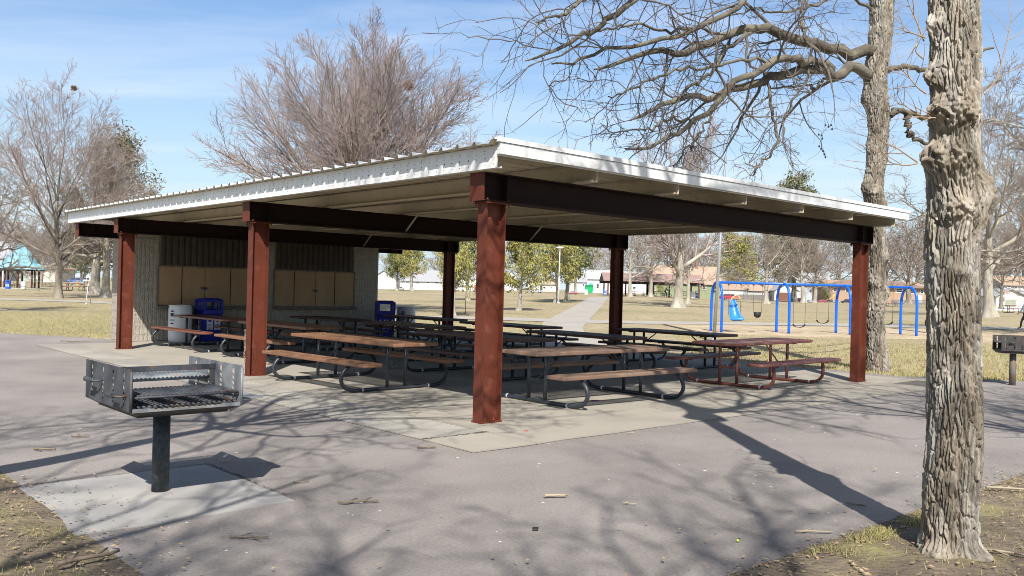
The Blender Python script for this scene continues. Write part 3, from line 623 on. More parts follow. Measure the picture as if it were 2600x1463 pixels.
# ------------------------------------------------------------------ pedestal grills
def make_grill(label, loc, rz):
    T = thing('pedestal_grill', label, 'grill', loc, rz)
    w, d, zb, zt_ = .82, 1.02, .70, 1.0
    mb = MB(); mb.tube([(0, 0, -.01), (0, 0, .66)], .064, 20); mb.build('post', M['post'], T)
    mb = MB(); t = .006
    mb.box((0, 0, .652), (w*.82, d*.86, .012)); mb.hexa([(-w*.41, -d*.43, .658), (w*.41, -d*.43, .658), (w*.41, d*.43, .658), (-w*.41, d*.43, .658)], [(-w/2, -d/2, .70), (w/2, -d/2, .70), (w/2, d/2, .70), (-w/2, d/2, .70)])
    fp = mb.build('fire_pan', M['grill_dark'], T)
    mb = MB(); mb.box((0, 0, .703), (w-.03, d-.03, .006)); mb.build('ash_bed', mat('pale_grey_ash', (.34, .30, .25), 1.0, (.16, .145, .125), scale=14), fp)
    mb = MB(); pts = [(-w/2, .695), (-w/2, .722), (-w*.34, .722), (-w*.29, .706), (w*.27, .706), (w*.33, .722), (w/2-.01, .722), (w/2, .695)]
    mb.prism([(x, -d/2-.004, z) for x, z in pts], (0, .008, 0)); mb.build('front_lip', M['grill_pale'], T)
    for s in (-1, 1):   # slotted side panels
        mb = MB(); x = s*w/2; slots = [-.36, -.13, .10, .36]; sw = .022
        y0 = -d/2; e = [y0] + [v for q in slots for v in (q-sw, q+sw)] + [d/2]
        for k in range(0, len(e)-1, 2): mb.box((x, (e[k]+e[k+1])/2, .85), (t, e[k+1]-e[k], .30))
        for q in slots: mb.box((x, q, .985), (t, 2*sw, .03)); mb.box((x, q, .715), (t, 2*sw, .03))
        if s < 0 or True:
            for q in slots:
                for zz in np.arange(.755, .96, .042): mb.box((x, q + s*.006, zz), (t, 2*sw*.8, .013), rx=.6)
        mb.tube([(x, -d/2, .70), (x, -d/2, .985)], .011, 6)
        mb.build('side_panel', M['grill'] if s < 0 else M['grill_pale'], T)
    def grate(y0, y1, z, name, m):
        mb = MB(); n = 24
        for i in range(n):
            x = -w/2 + .03 + (w-.06)*i/(n-1); mb.tube([(x, y0, z), (x, y1, z)], .0095, 5)
        for y in (y0, y1, (y0+y1)/2): mb.tube([(-w/2+.012, y, z-.009), (w/2-.012, y, z-.009)], .009, 6)
        o = mb.build(name, m, T)
        mb = MB(); y = y0 + .06; mb.tube([(-w/2, y, z), (-w/2-.05, y, z), (-w/2-.07, y+.03, z), (-w/2-.07, y+.12, z)], .008, 6)
        for i in range(9): mb.tube([(-w/2-.07, y+.08+.012*i, z), (-w/2-.07, y+.088+.012*i, z)], .021, 8)
        mb.build('coil_handle', M['grill'], o)
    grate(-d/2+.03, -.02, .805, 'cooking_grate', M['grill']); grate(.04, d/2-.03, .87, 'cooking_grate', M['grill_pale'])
    mb = MB(); n = 20
    for i in range(n): x = -w/2 + .03 + (w-.06)*i/(n-1); mb.tube([(x, -d/2+.03, .725), (x, d/2-.03, .728)], .009, 4)
    mb.build('fire_grate', M['grill'], T)
    mb = MB(); mb.box((0, -.03, .955), (w-.01, .008, .045)); mb.box((w/2-.03, -.03, .88), (.04, .008, .12)); mb.build('support_bar', M['grill'], T)
    mb = MB(); mb.prism([(w/2+.004, -.30, .705), (w/2+.30, -.26, .705), (w/2+.33, -.20, .705), (w/2+.33, .28, .705), (w/2+.004, .34, .705)], (0, 0, .006))
    mb.prism([(w/2+.004, -.30, .62), (w/2+.004, -.30, .70), (w/2+.22, -.27, .70)], (0, .006, 0)); mb.build('utility_shelf', M['grill_pale'], T)
    return T
gl = W(-4.225, -1.14, .005)
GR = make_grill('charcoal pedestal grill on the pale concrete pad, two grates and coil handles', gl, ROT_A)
g2_ = dup(GR, G(2570, 978), ROT_A + rad(38), 'pedestal grill with a rusty post standing behind the furrowed tree trunk', (.58, .58, .97))
for ch in g2_.children:
    if ch.name.startswith('post'): ch.data = ch.data.copy(); ch.data.materials[0] = M['post_rust']; ch.scale = (1.6, 1.6, 1)
    if ch.name.startswith('side_panel'): ch.data = ch.data.copy(); ch.data.materials[0] = M['grill_dark']
# ------------------------------------------------------------------ drums and recycling bins
def drum(label, loc, face, group=None, emblem=True, sc=1.0):
    T = thing('trash_drum', label, 'trash drum', loc, 0, group); T.scale = (sc,)*3
    mb = MB(); r = .30
    mb.lathe([(.001, .0), (.265, .0), (.285, .02), (.296, .10), (.300, .30), (.302, .46), (.302, .66), (.298, .86), (.285, .91), (.278, .93), (.292, .935), (.292, .965), (.262, .965), (.262, .60), (.001, .60)], 28)
    mb.build('drum_body', M['barrel'], T)
    def patch(mb, cells, mi, o=.0):
        for (y0, y1, z0, z1a, z1b) in cells:
            V = []
            for y, z in ((y0, z0), (y1, z0), (y1, z1b), (y0, z1a)):
                th = face + y/.30; V.append(((.306+o)*math.cos(th), (.306+o)*math.sin(th), z))
            mb.add(V, [(0, 1, 2, 3)], mi)
    if emblem:
        mb = MB(); ys = np.linspace(-.065, .065, 9)
        for y0, y1 in zip(ys[:-1], ys[1:]):
            pk = lambda y: .87 - abs(y)*.7
            patch(mb, [(y0, y1, .66, pk(y0), pk(y1))], 0)
            patch(mb, [(y0, y1, .45, .62, .62)], 0)
            if abs(y0+y1) < .11: patch(mb, [(y0, y1, .79, pk(y0)-.015, pk(y1)-.015), (y0, y1, .67, .765, .765)], 1, .0015)
            patch(mb, [(y0, y1, .47, .47+max(.005, .05-abs(y0)*.7), .47+max(.005, .05-abs(y1)*.7))], 1, .0015)
        for k, y in enumerate((-.055, -.03, -.005, .02, .045)): patch(mb, [(y, y+.014, .55 + .006*(k % 2), .595, .595)], 1, .0015)
        for k, y in enumerate((-.045, -.01, .025)): patch(mb, [(y, y+.02, .815, .832, .832)], 0, .003)
        mb.build('sticker', [M['label_white'], M['label_blk']], T)
    return T
drum('white drum with a black emblem left of the dark blue bin, under the first counter', W(2.22, 15.02, .014), rad(-110))
d2 = at(1029, 857, 27.5); drum('white drum with a black emblem beyond the right end of the serving building', (d2[0], d2[1], .014), rad(-100))
def recycling_bin(label, loc, rz, mk, sc=1.0, detail=True):
    T = thing('recycling_bin', label, 'recycling bin', loc, rz); T.scale = (sc,)*3
    w, d = .54, .50
    mb = MB(); mb.hexa([(-.25, -.23, 0), (.25, -.23, 0), (.25, .23, 0), (-.25, .23, 0)], [(-w/2, -d/2, .72), (w/2, -d/2, .72), (w/2, d/2, .72), (-w/2, d/2, .72)]); mb.build('bin_body', M[mk], T, bevel=.02)
    mb = MB(); h0, h1 = .725, 1.14; p = .05
    mb.box((0, 0, .79), (w+.02, d+.02, .13))
    for sx in (-1, 1):
        for sy in (-1, 1): mb.box((sx*(w/2-.03), sy*(d/2-.03), .96), (.08, .08, .22))
    mb.box((0, 0, 1.085), (w+.02, d+.02, .07)); mb.hexa([(-w/2, -d/2, 1.118), (w/2, -d/2, 1.118), (w/2, d/2, 1.118), (-w/2, d/2, 1.118)], [(-w/2+.07, -d/2+.07, 1.16), (w/2-.07, -d/2+.07, 1.16), (w/2-.07, d/2-.07, 1.16), (-w/2+.07, d/2-.07, 1.16)])
    mb.box((w/2-.02, 0, .96), (.03, .05, .22)); mb.box((-w/2+.02, 0, .96), (.03, .05, .22))
    mb.build('hood', M[mk], T, bevel=.015)
    if detail:
        mb = MB()
        for x0 in (-.2, .02):
            y = -d/2 - .004
            mb.box((x0+.09, y, .46), (.17, .006, .30), 0)
            mb.prism([(x0+.01, y-.0045, .605), (x0+.17, y-.0045, .605), (x0+.09, y-.0045, .50)], (0, .001, 0), 1)
            for k in range(5): mb.box((x0+.09, y-.0035, .45-.03*k), (.12-.012*(k % 3), .002, .014), 1)
        x = -w/2 - .0
        mb.box((-.262, 0, .46), (.012, .17, .30), 0); mb.prism([(-.2695, -.08, .605), (-.2695, .08, .605), (-.2695, 0, .50)], (.001, 0, 0), 1)
        for k in range(4): mb.box((-.2685, 0, .45-.035*k), (.002, .12, .016), 1)
        mb.build('sticker', [M['label_white'], M['bin_blue']], T)
    return T
recycling_bin('dark blue recycling bin with open hood between the white drum and the middle column', W(3.0, 15.02, .014), ROT_A + rad(6), 'bin_blue')
rb = at(976, 852, 26.6); recycling_bin('dark blue recycling bin partly hidden by the right end of the serving building', (rb[0], rb[1], .014), rad(18), 'bin_blue')
# chain hanging on the middle column
mb = MB(); c0 = W(-.02, 6.229 + .14, 0); r_ = random.Random(5)
for i in range(22):
    z = .80 - i*.026; a = i % 2
    ring = [(c0[0] + .006*math.sin(i*.7) + .011*math.cos(q)*(1 if a else .3), c0[1] + .011*math.cos(q)*(.3 if a else 1) - .012, z + .018*math.sin(q)) for q in np.linspace(0, 2*math.pi, 9)]
    mb.tube(ring, .0045, 5, caps=False)
tag(mb.build('hanging_chain', M['rust_chain']), 'pale rusty chain hanging down the edge of the middle column', 'chain')

# ------------------------------------------------------------------ twigs, leaves and scraps on the pavement
def stick(label, px, py, length, ang, r, m='stick', fork=0, seed=0, z=.01):
    rg = random.Random(seed); p = G(px, py); mb = MB(); pts = []
    for i in range(6):
        u = i/5 - .5; pts.append((u*length, rg.uniform(-.05, .05)*length, r*.9 + rg.uniform(0, .25)*r))
    mb.tube(pts, np.linspace(r, r*.65, 6), 7)
    for k in range(fork):
        q = pts[1+k*2]; a = rg.choice((-1, 1))*rg.uniform(.5, .9); l2 = length*rg.uniform(.25, .45)
        mb.tube([q, (q[0]+l2*.5*math.cos(a), q[1]+l2*.5*math.sin(a), q[2]+.006), (q[0]+l2*math.cos(a), q[1]+l2*math.sin(a)*1.05, q[2]*.8+.01)], [r*.7, r*.55, r*.4], 6)
    o = mb.build('fallen_twig', M[m], loc=(p[0], p[1], z), rz=ang); tag(o, label, 'twig', 'fallen twigs on the pavement'); return o
stick('thick bare stick lying straight in the middle of the sunny asphalt, right of the others', 1411, 1265, .19, .22, .013, 'stick_pale', 0, 1)
stick('dark forked twig crossing branch shadows in the centre foreground', 910, 1280, .30, .30, .009, 'stick', 2, 2)
stick('bent twig near the bottom edge below the grill pad', 632, 1370, .24, .06, .007, 'stick', 2, 3)
stick('short thick stick by the near point of the concrete slab', 1083, 1140, .19, -.03, .011, 'stick', 0, 4)
stick('thin twig right of the grill shadow, on sunny asphalt', 765, 1228, .13, .4, .006, 'stick', 0, 5)
stick('twig lying inside the grill shadow', 570, 1175, .12, -.25, .007, 'stick_pale', 0, 6)
stick('thin pale twig at the right tip of the grill shadow', 680, 1177, .18, .08, .004, 'stick_pale', 0, 7)
stick('larger dark twig in the broad shadow at the left edge', 114, 1146, .20, .0, .012, 'stick', 1, 8)
stick('small dark twig in the broad shadow behind the grill', 204, 1112, .17, .3, .009, 'stick', 1, 9)
stick('pale twig beside the asphalt edge near the big trunk', 2066, 1356, .26, .05, .008, 'stick_pale', 1, 10)
stick('dark curved twig lying in the trunk shadow', 2174, 1287, .15, -.5, .008, 'stick', 0, 11)
stick('small twig in full sun above the trunk shadow end', 1876, 1271, .10, -.5, .005, 'stick', 0, 12)
stick('curved pale twig in the sun right of the thick stick', 1597, 1283, .11, -.35, .006, 'stick_pale', 1, 13)
stick('dark twig on the slab corner at the far left', 190, 870, .75, -.1, .012, 'stick', 1, 14, .02)
stick('short curved twig at the slab edge below the maroon table', 1602, 1103, .09, .6, .006, 'stick_pale', 0, 15)
stick('long pale stick on the dirt at the right frame edge', 2568, 1252, .42, -.12, .011, 'stick_pale', 1, 16, .03)
stick('grey forked stick on the dirt at the lower left', 225, 1440, .36, .9, .014, 'stick', 2, 17, .04)
stick('branched twig on the dirt right of the trunk foot', 2560, 1420, .30, -.5, .009, 'stick_pale', 2, 18, .035)
o = MB(); o.ball((0, 0, .010), (.011, .010, .010), 0, 10, 7); p = G(1873, 1378)
tag(o.build('green_nut', mat('lime_green_skin', (.42, .55, .03), .5), loc=(p[0], p[1], .004)), 'small lime green nut on the asphalt near the lower right', 'nut')
for (px, py, w_, lab, c) in ((1359, 1349, .022, 'small black scrap on the foreground asphalt', (.02, .02, .02)), (1335, 1098, .022, 'small rusty orange scrap on the slab near the column foot', (.35, .12, .04))):
    mb = MB(); mb.prism([(-w_, -w_*.4, 0), (w_*.8, -w_*.5, 0), (w_, w_*.4, 0), (-w_*.6, w_*.5, 0)], (0, 0, w_*.6)); p = G(px, py)
    tag(mb.build('litter_scrap', mat('scrap_' + lab[6:11].strip(), c, .8), loc=(p[0], p[1], .014)), lab, 'scrap')
pen = MB(); pen.tube([(-.09, 0, .02), (-.01, 0, .02)], .008, 8, 0); pen.tube([(-.01, 0, .02), (.10, 0, .02)], .008, 8, 1); p = G(1504, 1021)
tag(pen.build('felt_pen', [mat('olive_pen_cap', (.2, .19, .03), .5), mat('purple_pen', (.18, .03, .22), .5)], loc=(p[0], p[1], .004), rz=.1), 'purple and olive felt pen on the slab under the bleached table', 'pen')
def scatter(name, label, pts_ab_fn, n, size, m, seed, zf=lambda x, y: .012, kind='stuff', flat=.5):
    r = np.random.default_rng(seed); V, Fq = [], []
    for i in range(n):
        x, y = pts_ab_fn(r); s = size*r.uniform(.4, 1.5); a = r.uniform(0, 6.28); z = zf(x, y) + .002
        t = r.uniform(-flat, flat, 4)*s; ca, sa = math.cos(a), math.sin(a)
        q = [(-s, 0), (0, -s*.5), (s, 0), (0, s*.5)]
        o = len(V); V += [(x + u*ca - v*sa, y + u*sa + v*ca, z + abs(t[k])) for k, (u, v) in enumerate(q)]; Fq.append((o, o+1, o+2, o+3))
    ob = mesh_np(name, np.array(V), np.array(Fq), m, smooth=False); tag(ob, label, None, None, kind); return ob
def along(p, q, sd, sk=0):
    p, q = np.array(p, float), np.array(q, float)
    def f(r):
        u = r.random(); c = p + (q-p)*u; d = (q-p)/np.linalg.norm(q-p); nn = np.array([-d[1], d[0]])
        w = W(*(c + nn*(r.normal(0, sd) + sk))); return w[0], w[1]
    return f
scatter('leaf_litter', 'dry leaf bits along the asphalt edge near the trunk', along((-5, -5.13), (4, -5.15), .10, -.05), 900, .016, M['dry_leaf'], 1, lambda x, y: .012)
scatter('leaf_litter', 'dry leaf bits over the dirt near the trunk', along((-5, -6.1), (5, -6.3), .8, 0), 1900, .017, M['dry_leaf'], 2, lambda x, y: .03)
scatter('leaf_litter', 'dry leaf bits over the dirt at the left corner', along((-5.2, 0), (-5.35, -5), .30, 0), 1300, .014, M['dry_leaf'], 3, lambda x, y: .022)
scatter('leaf_litter', 'pale seed husks caught under the maroon table', along((6.4, .2), (6.45, 1.6), .05), 260, .014, M['dry_leaf'], 4, lambda x, y: .014)
scatter('leaf_litter', 'pale seed husks caught under the bleached table', along((1.95, .2), (1.95, 1.6), .05), 90, .012, M['dry_leaf'], 5, lambda x, y: .014)
scatter('leaf_litter', 'bits of leaf and husk strewn over asphalt and slab', lambda r: tuple(W(r.uniform(-5, 9), r.uniform(-5, 1.5))[:2]), 420, .008, M['dry_leaf'], 6, lambda x, y: .014)
scatter('leaf_litter', 'dark crumbs strewn over the asphalt', lambda r: tuple(W(r.uniform(-5, 9), r.uniform(-5, 0))[:2]), 260, .007, M['timber'], 7, lambda x, y: .014)
# grass blades
M['blade'] = mat('straw_and_green_grass_blade', (.42, .34, .16), .9, (.25, .25, .08), scale=1.6, c3=(.34, .30, .12), scale3=4)
def blades(name, label, fn, n, h, wd_, seed, zf=lambda x, y: .0):
    r = np.random.default_rng(seed); P = np.array([fn(r) for _ in range(n)]); a = r.uniform(0, 6.28, n); hh = h*r.uniform(.4, 1.4, n); ln = r.normal(0, .55, (n, 2))*hh[:, None]
    z0 = np.array([zf(x, y) for x, y in P]); dx = np.stack([np.cos(a), np.sin(a)], -1)*wd_
    V = np.zeros((n, 4, 3)); V[:, 0, :2] = P - dx; V[:, 1, :2] = P + dx; V[:, 2, :2] = P + ln + dx*.25; V[:, 3, :2] = P + ln - dx*.25
    V[:, :2, 2] = z0[:, None] - .005; V[:, 2:, 2] = (z0 + hh)[:, None]
    return tag(mesh_np(name, V.reshape(-1, 3), np.arange(n*4).reshape(-1, 4), M['blade'], smooth=False), label, None, None, 'stuff')
def clumpy(fn, k, seed, sp, ok=None):
    r0 = np.random.default_rng(seed); C = [fn(r0) for _ in range(k)]
    def f(r):
        while True:
            c = C[r.integers(k)]; x, y = c[0] + r.normal(0, sp), c[1] + r.normal(0, sp); dx, dy = x - O2[0], y - O2[1]
            if dx*B2[0] + dy*B2[1] < -5.14 or dx*A2[0] + dy*A2[1] < -5.09: return x, y
    return f
blades('grass', 'sparse grass tufts on the dirt near the big trunk', clumpy(along((-5, -6.1), (8, -6.3), .75), 130, 1, .11), 3600, .026, .0028, 1, lambda x, y: .018)
blades('grass', 'sparse grass tufts at the left dirt corner', clumpy(along((-5.6, 1), (-5.8, -5), .35), 60, 2, .11), 2200, .028, .0026, 2, lambda x, y: .012)
blades('grass', 'grass at the asphalt edge by the big trunk', clumpy(along((-1.6, -5.2), (0.2, -5.25), .06), 16, 3, .05), 1000, .036, .003, 3, lambda x, y: .012)
def lawnpts(r):
    while True:
        Yd = 18 + 42*r.random()**1.6; x = r.uniform(-.62, .62)*Yd
        dx, dy = x - O2[0], Yd - O2[1]; a, b = dx*A2[0] + dy*A2[1], dx*B2[0] + dy*B2[1]
        if a < 11.6 + max(0, -b)*.9 and b < 16.6 and a > -6: continue
        if a < .9 and b < 26 and a > -8 and b - 16.4 < (0.97 - a)*2.1: continue
        if a > 11 and b > 5.5 and 6.0 < b - (a-11.2)*.85 + 1 < 12.5: continue
        px = CX + F*x/Yd; py = CY + F*HC/Yd + (px-CX)*.0257
        if 1690 < px and 824 + (px-1690)*.022 < py < 850 + (px-1690)*.03: continue
        if 803 + (px-1120)*.02 < py < 816 + (px-1120)*.021: continue
        return x, Yd
blades('grass', 'short dormant lawn grass beyond the pavement', lawnpts, 60000, .05, .007, 4)

# ------------------------------------------------------------------ swing set
PX0, PX1 = at(1818, 840, 37.6), at(2306, 848, 38.9)
sw0 = np.array([PX0[0], PX0[1]]); sw1 = np.array([PX1[0], PX1[1]]); sd = (sw1-sw0)/np.linalg.norm(sw1-sw0); sn = np.array([-sd[1], sd[0]])
SL = np.linalg.norm(sw1-sw0); SWH = 2.13
SW = thing('swing_set', 'bright blue arch swing set standing on wood chips', 'swing set', (*sw0, 0), math.atan2(sd[1], sd[0]))
def rel(u): return u
us = [0, SL*.338, SL*.652, SL]
mb = MB(); mb.tube([(-.02, 0, SWH), (SL+.02, 0, SWH)], .052, 12); mb.build('top_rail', M['swing_blue'], SW)
for u in us:
    mb = MB(); pr = crv([(u, -.60, -.02), (u, -.60, 1.0), (u, -.58, 1.55), (u, -.45, 1.92), (u, -.2, 2.10), (u, -.02, SWH)], 26); mb.tube(pr, .058, 12); mb.build('arch_leg', M['swing_blue'], SW)
    mb = MB(); pr = crv([(u, .60, -.02), (u, .60, 1.0), (u, .58, 1.55), (u, .45, 1.92), (u, .2, 2.10), (u, .02, SWH)], 26); mb.tube(pr, .058, 12); mb.build('arch_leg', M['swing_blue'], SW)
def pxu(px):   # distance along the rail seen at picture column px
    best = min(np.linspace(0, SL, 600), key=lambda u: abs(CX + F*(sw0[0]+sd[0]*u)/(sw0[1]+sd[1]*u) - px)); return best
def swing(label, px, seat_z, half, kind):
    u = pxu(px); c = sw0 + sd*u; T = thing('swing', label, 'swing', (c[0], c[1], 0), math.atan2(sd[1], sd[0]), 'swings on the blue frame')
    zc = seat_z + (.14 if kind == 'belt' else .22)
    for s in (-1, 1):
        mb = MB(); mb.tube([(s*half*1.05, 0, SWH-.06), (s*half, 0, zc)], .009, 5); mb.box((s*half*1.05, 0, SWH-.05), (.05, .12, .09)); mb.build('chain', M['chain'], T)
    if kind == 'belt':
        mb = MB(); arc = crv([(-half, 0, zc), (-half*.72, 0, seat_z+.05), (0, 0, seat_z), (half*.72, 0, seat_z+.05), (half, 0, zc)], 15)
        for i in range(14):
            p, q = arc[i], arc[i+1]; w_ = .075
            mb.hexa([(p[0], -w_, p[2]-.012), (q[0], -w_, q[2]-.012), (q[0], w_, q[2]-.012), (p[0], w_, p[2]-.012)], [(p[0], -w_, p[2]), (q[0], -w_, q[2]), (q[0], w_, q[2]), (p[0], w_, p[2])])
        mb.build('belt_seat', M['rubber'], T)
    elif kind == 'bucket':
        mb = MB(); prof = [(.07, 0), (.13, .05), (.155, .13), (.16, .24), (.15, .25), (.14, .13), (.11, .06), (.06, .02)]
        V = []; n = 14
        for k, (r, z) in enumerate(prof): V += [(r*math.cos(2*math.pi*i/n), .85*r*math.sin(2*math.pi*i/n), seat_z+z) for i in range(n)]
        fs = [(k*n+i, k*n+(i+1) % n, (k+1)*n+(i+1) % n, (k+1)*n+i) for k in range(len(prof)-1) for i in range(n) if not (k in (0, 1) and i % 3 == 1)]
        mb.add(V, fs, 0, True); mb.build('bucket_seat', M['rubber'], T)
    else:   # reclined moulded seat seen from behind/front with a chest bar
        mb = MB(); n = 12; rows = [(-.22, .30, .15, .0), (-.26, .31, .06, .03), (-.22, .30, .0, .10), (-.02, .27, .05, .16), (.10, .24, .30, .12), (.22, .20, .56, .10), (.30, .15, .78, .08), (.33, .08, .88, .05)]
        V = []
        for y, w_, z, dp in rows:
            for i in range(n):
                t = -1 + 2*i/(n-1); V.append((t*w_, y - abs(t)**3*dp*1.3, seat_z + z + abs(t)**3*.05))
        o_ = len(V); V += [(x, y+.03, z-.012) for x, y, z in V]
        fs = [(k*n+i, k*n+i+1, (k+1)*n+i+1, (k+1)*n+i) for k in range(len(rows)-1) for i in range(n-1)]
        fs += [tuple(o_+i for i in f)[::-1] for f in fs]
        m_ = len(rows)
        for i in range(n-1): fs += [(i+1, i, o_+i, o_+i+1), ((m_-1)*n+i, (m_-1)*n+i+1, o_+(m_-1)*n+i+1, o_+(m_-1)*n+i)]
        for k in range(m_-1): fs += [(k*n, (k+1)*n, o_+(k+1)*n, o_+k*n), ((k+1)*n+n-1, k*n+n-1, o_+k*n+n-1, o_+(k+1)*n+n-1)]
        mb.add(V, fs, 0, True); mb.build('moulded_seat', M['seat_blue'], T)
        mb = MB(); mb.tube([(-.27, -.05, seat_z+.62), (-.20, -.16, seat_z+.98), (0, -.2, seat_z+1.12), (.20, -.16, seat_z+.98), (.27, -.05, seat_z+.62)], .022, 6); mb.tube([(-.2, -.16, seat_z+.97), (.2, -.16, seat_z+.97)], .02, 6); mb.build('chest_bar', M['yellow_bar'], T)
    return T
swing('blue moulded reclining swing seat with a yellow chest bar', 1866, .50, .27, 'recline')
swing('small black bucket swing beside the blue moulded seat', 1924, .64, .19, 'bucket')
swing('low black belt swing, left one of the middle bay', 2031, .26, .27, 'belt')
swing('black belt swing hanging a little higher, right one of the middle bay', 2090, .46, .27, 'belt')
swing('black belt swing half hidden by the burled tree', 2253, .46, .27, 'belt')

# ------------------------------------------------------------------ poles
def pole(name, label, cat, px, pyb, pyt, r, m, head=None, lean=0.0, Y=None):
    b = G(px, pyb) if Y is None else at(px, pyb, Y); s = b[1]/F; h = (pyb-pyt)*s
    T = thing(name, label, cat, b)
    mb = MB(); mb.tube([(0, 0, -.05), (lean*h*.5, 0, h*.5), (lean*h, 0, h)], [r, r*.85, r*.6], 12); mb.tube([(0, 0, 0), (0, 0, .10)], r*2.0, 12); mb.build('shaft', M[m], T)
    if head:
        mb = MB(); q = head; mb.lathe([(.03, h-.5*q), (.05, h-.35*q), (.20*q, h+.02), (.46*q, h+.10*q), (.46*q, h+.15*q), (.2*q, h+.22*q), (.001, h+.24*q)], 16); mb.build('lamp_head', M['pole_white'], T)
    return T
pole('flagpole', 'tall plain aluminium flagpole in front of the blue swing set', 'flagpole', 1812, 866, 395, .062, 'pole_al', lean=.04)
pole('street_lamp', 'white park lamp post beside the footpath, among the cedars', 'street lamp', 1418, 771, 632, .075, 'pole_white', .9)
pole('street_lamp', 'white park lamp post behind the swing set, by the leaning pale trunks', 'street lamp', 2073, 767, 664, .12, 'pole_white', 1.5)
pole('marker_stake', 'slim white stake in the lawn left of the serving building', 'stake', 218, 774, 718, .022, 'pole_white', lean=.09)
pole('marker_stake', 'thin brown stake in the lawn just right of the white one', 'stake', 230, 770, 741, .02, 'stick', lean=-.02)
pole('marker_stake', 'thin leaning sapling stake between the cedars, left of the near column', 'stake', 1181, 797, 742, .025, 'stick', lean=.02)
# ------------------------------------------------------------------ houses across the park
def house(name, label, px0, px1, pyb, pye, pyr, Y, wall, roof, ridge='x', depth=8.0, wins=(), doors=(), garage=(), over=.4, cat='house', chim=False):
    """front wall spans picture columns px0..px1 at distance Y, from base row pyb to eave row pye, ridge row pyr"""
    c = at((px0+px1)/2, pyb, Y); s = Y/F; w = (px1-px0)*s; he = (pyb-pye)*s; hr = (pyb-pyr)*s
    T = thing(name, label, cat, (c[0], Y, c[2]), 0)
    lx = lambda px: (px - (px0+px1)/2)*s
    lz = lambda px, py: (pyb - py)*s + (px - (px0+px1)/2)*.0257*s
    mb = MB(); mb.box((0, depth/2, he/2-.75), (w, depth, he+1.5))
    if ridge == 'y': mb.prism([(-w/2, .002, he), (w/2, .002, he), (0, .002, hr-.05)], (0, depth-.004, 0))
    else: mb.prism([(-w/2+.002, 0, he), (-w/2+.002, depth, he), (-w/2+.002, depth/2, hr-.05)], (w-.004, 0, 0))
    wl = mb.build('wall', wall, T)
    mb = MB(); o = over; t = .14
    if ridge == 'y':
        k = (hr-he)/(w/2)
        for sg in (-1, 1):
            mb.hexa([(0, -o, hr), (0, depth+o, hr), (sg*(w/2+o), depth+o, he-k*o), (sg*(w/2+o), -o, he-k*o)][::sg], [(0, -o, hr+t), (0, depth+o, hr+t), (sg*(w/2+o), depth+o, he-k*o+t), (sg*(w/2+o), -o, he-k*o+t)][::sg])
    elif ridge == 'hip':
        lo = [(-w/2-o, -o, he-.1), (w/2+o, -o, he-.1), (w/2+o, depth+o, he-.1), (-w/2-o, depth+o, he-.1)]; i_ = min(w*.32, depth/2)
        mb.add(lo + [(-w/2+i_, depth/2, hr), (w/2-i_, depth/2, hr)], [(0, 1, 5, 4), (1, 2, 5), (2, 3, 4, 5), (3, 0, 4), (3, 2, 1, 0)])
    else:
        k = (hr-he)/(depth/2)
        for sg, yy in ((1, -o), (-1, depth+o)):
            mb.hexa([(-w/2-o, yy, he-k*o), (w/2+o, yy, he-k*o), (w/2+o, depth/2, hr), (-w/2-o, depth/2, hr)][::sg], [(-w/2-o, yy, he-k*o+t), (w/2+o, yy, he-k*o+t), (w/2+o, depth/2, hr+t), (-w/2-o, depth/2, hr+t)][::sg])
    rf = mb.build('roof', roof, T)
    mb = MB(); mb.box((0, -.03, he-.12), (w+.3, .05, .22)); mb.build('fascia_board', M['trim'], T)
    if chim: mb = MB(); mb.box((w*.2, depth*.45, hr+.2), (.6, .6, 1.6)); mb.build('chimney', plain('chimney_brick', (.3, .16, .11)), rf)
    for (wx, wy, ww, wh) in wins:
        x, z = lx(wx), lz(wx, wy); ww *= s; wh *= s
        mb = MB(); f_ = max(.09, ww*.1); y = -.05
        mb.box((x-ww/2+f_/2, y, z), (f_, .1, wh)); mb.box((x+ww/2-f_/2, y, z), (f_, .1, wh)); mb.box((x, y, z+wh/2-f_/2), (ww-2*f_, .1, f_)); mb.box((x, y, z-wh/2+f_/2), (ww-2*f_, .1, f_)); mb.box((x, y, z), (ww-2*f_, .07, f_*.6))
        wo = mb.build('window', M['trim'], T)
        mb = MB(); mb.box((x, -.012, z), (ww-2*f_, .02, wh-2*f_)); mb.build('pane', M['glass'], wo)
    for (wx, wy, ww, wh, cm) in doors:
        x, z = lx(wx), lz(wx, wy); mb = MB(); mb.box((x, -.03, z), (ww*s, .06, wh*s)); mb.build('door', cm, T)
    for (wx, wy, ww, wh, cm) in garage:
        x, z = lx(wx), lz(wx, wy); mb = MB(); n = 4
        for i in range(n): mb.box((x, -.03, z - wh*s/2 + wh*s*(i+.5)/n), (ww*s, .06, wh*s/n - .05))
        mb.build('garage_door', cm, T)
    return T
WHT = plain('white_siding', (.70, .69, .66), k=.93); CRM = plain('cream_siding', (.62, .57, .47), k=.93); GRY = plain('grey_siding', (.42, .44, .47), k=.93); GRN = plain('sage_green_siding', (.235, .27, .155), k=.92)
RGRY = plain('grey_shingle', (.33, .33, .34), scale=3); RTAN = plain('tan_shingle', (.40, .285, .205), scale=3); RBRN = plain('brown_shingle', (.25, .17, .13), scale=3); BRK = mat('tan_brick', (.40, .27, .18), .9, (.33, .215, .145), scale=4, stretch=(1, 1, 3))
BRN_D = plain('brown_garage_door', (.20, .085, .055)); WD = plain('white_door', (.72, .72, .70)); GD = plain('sage_door', (.35, .36, .28))
house('house', 'pale grey roofed house cut by the left frame edge, behind the teal gazebo', -60, 12, 712, 652, 612, 185, GRY, RGRY, 'x', wins=((2, 680, 8, 12),))
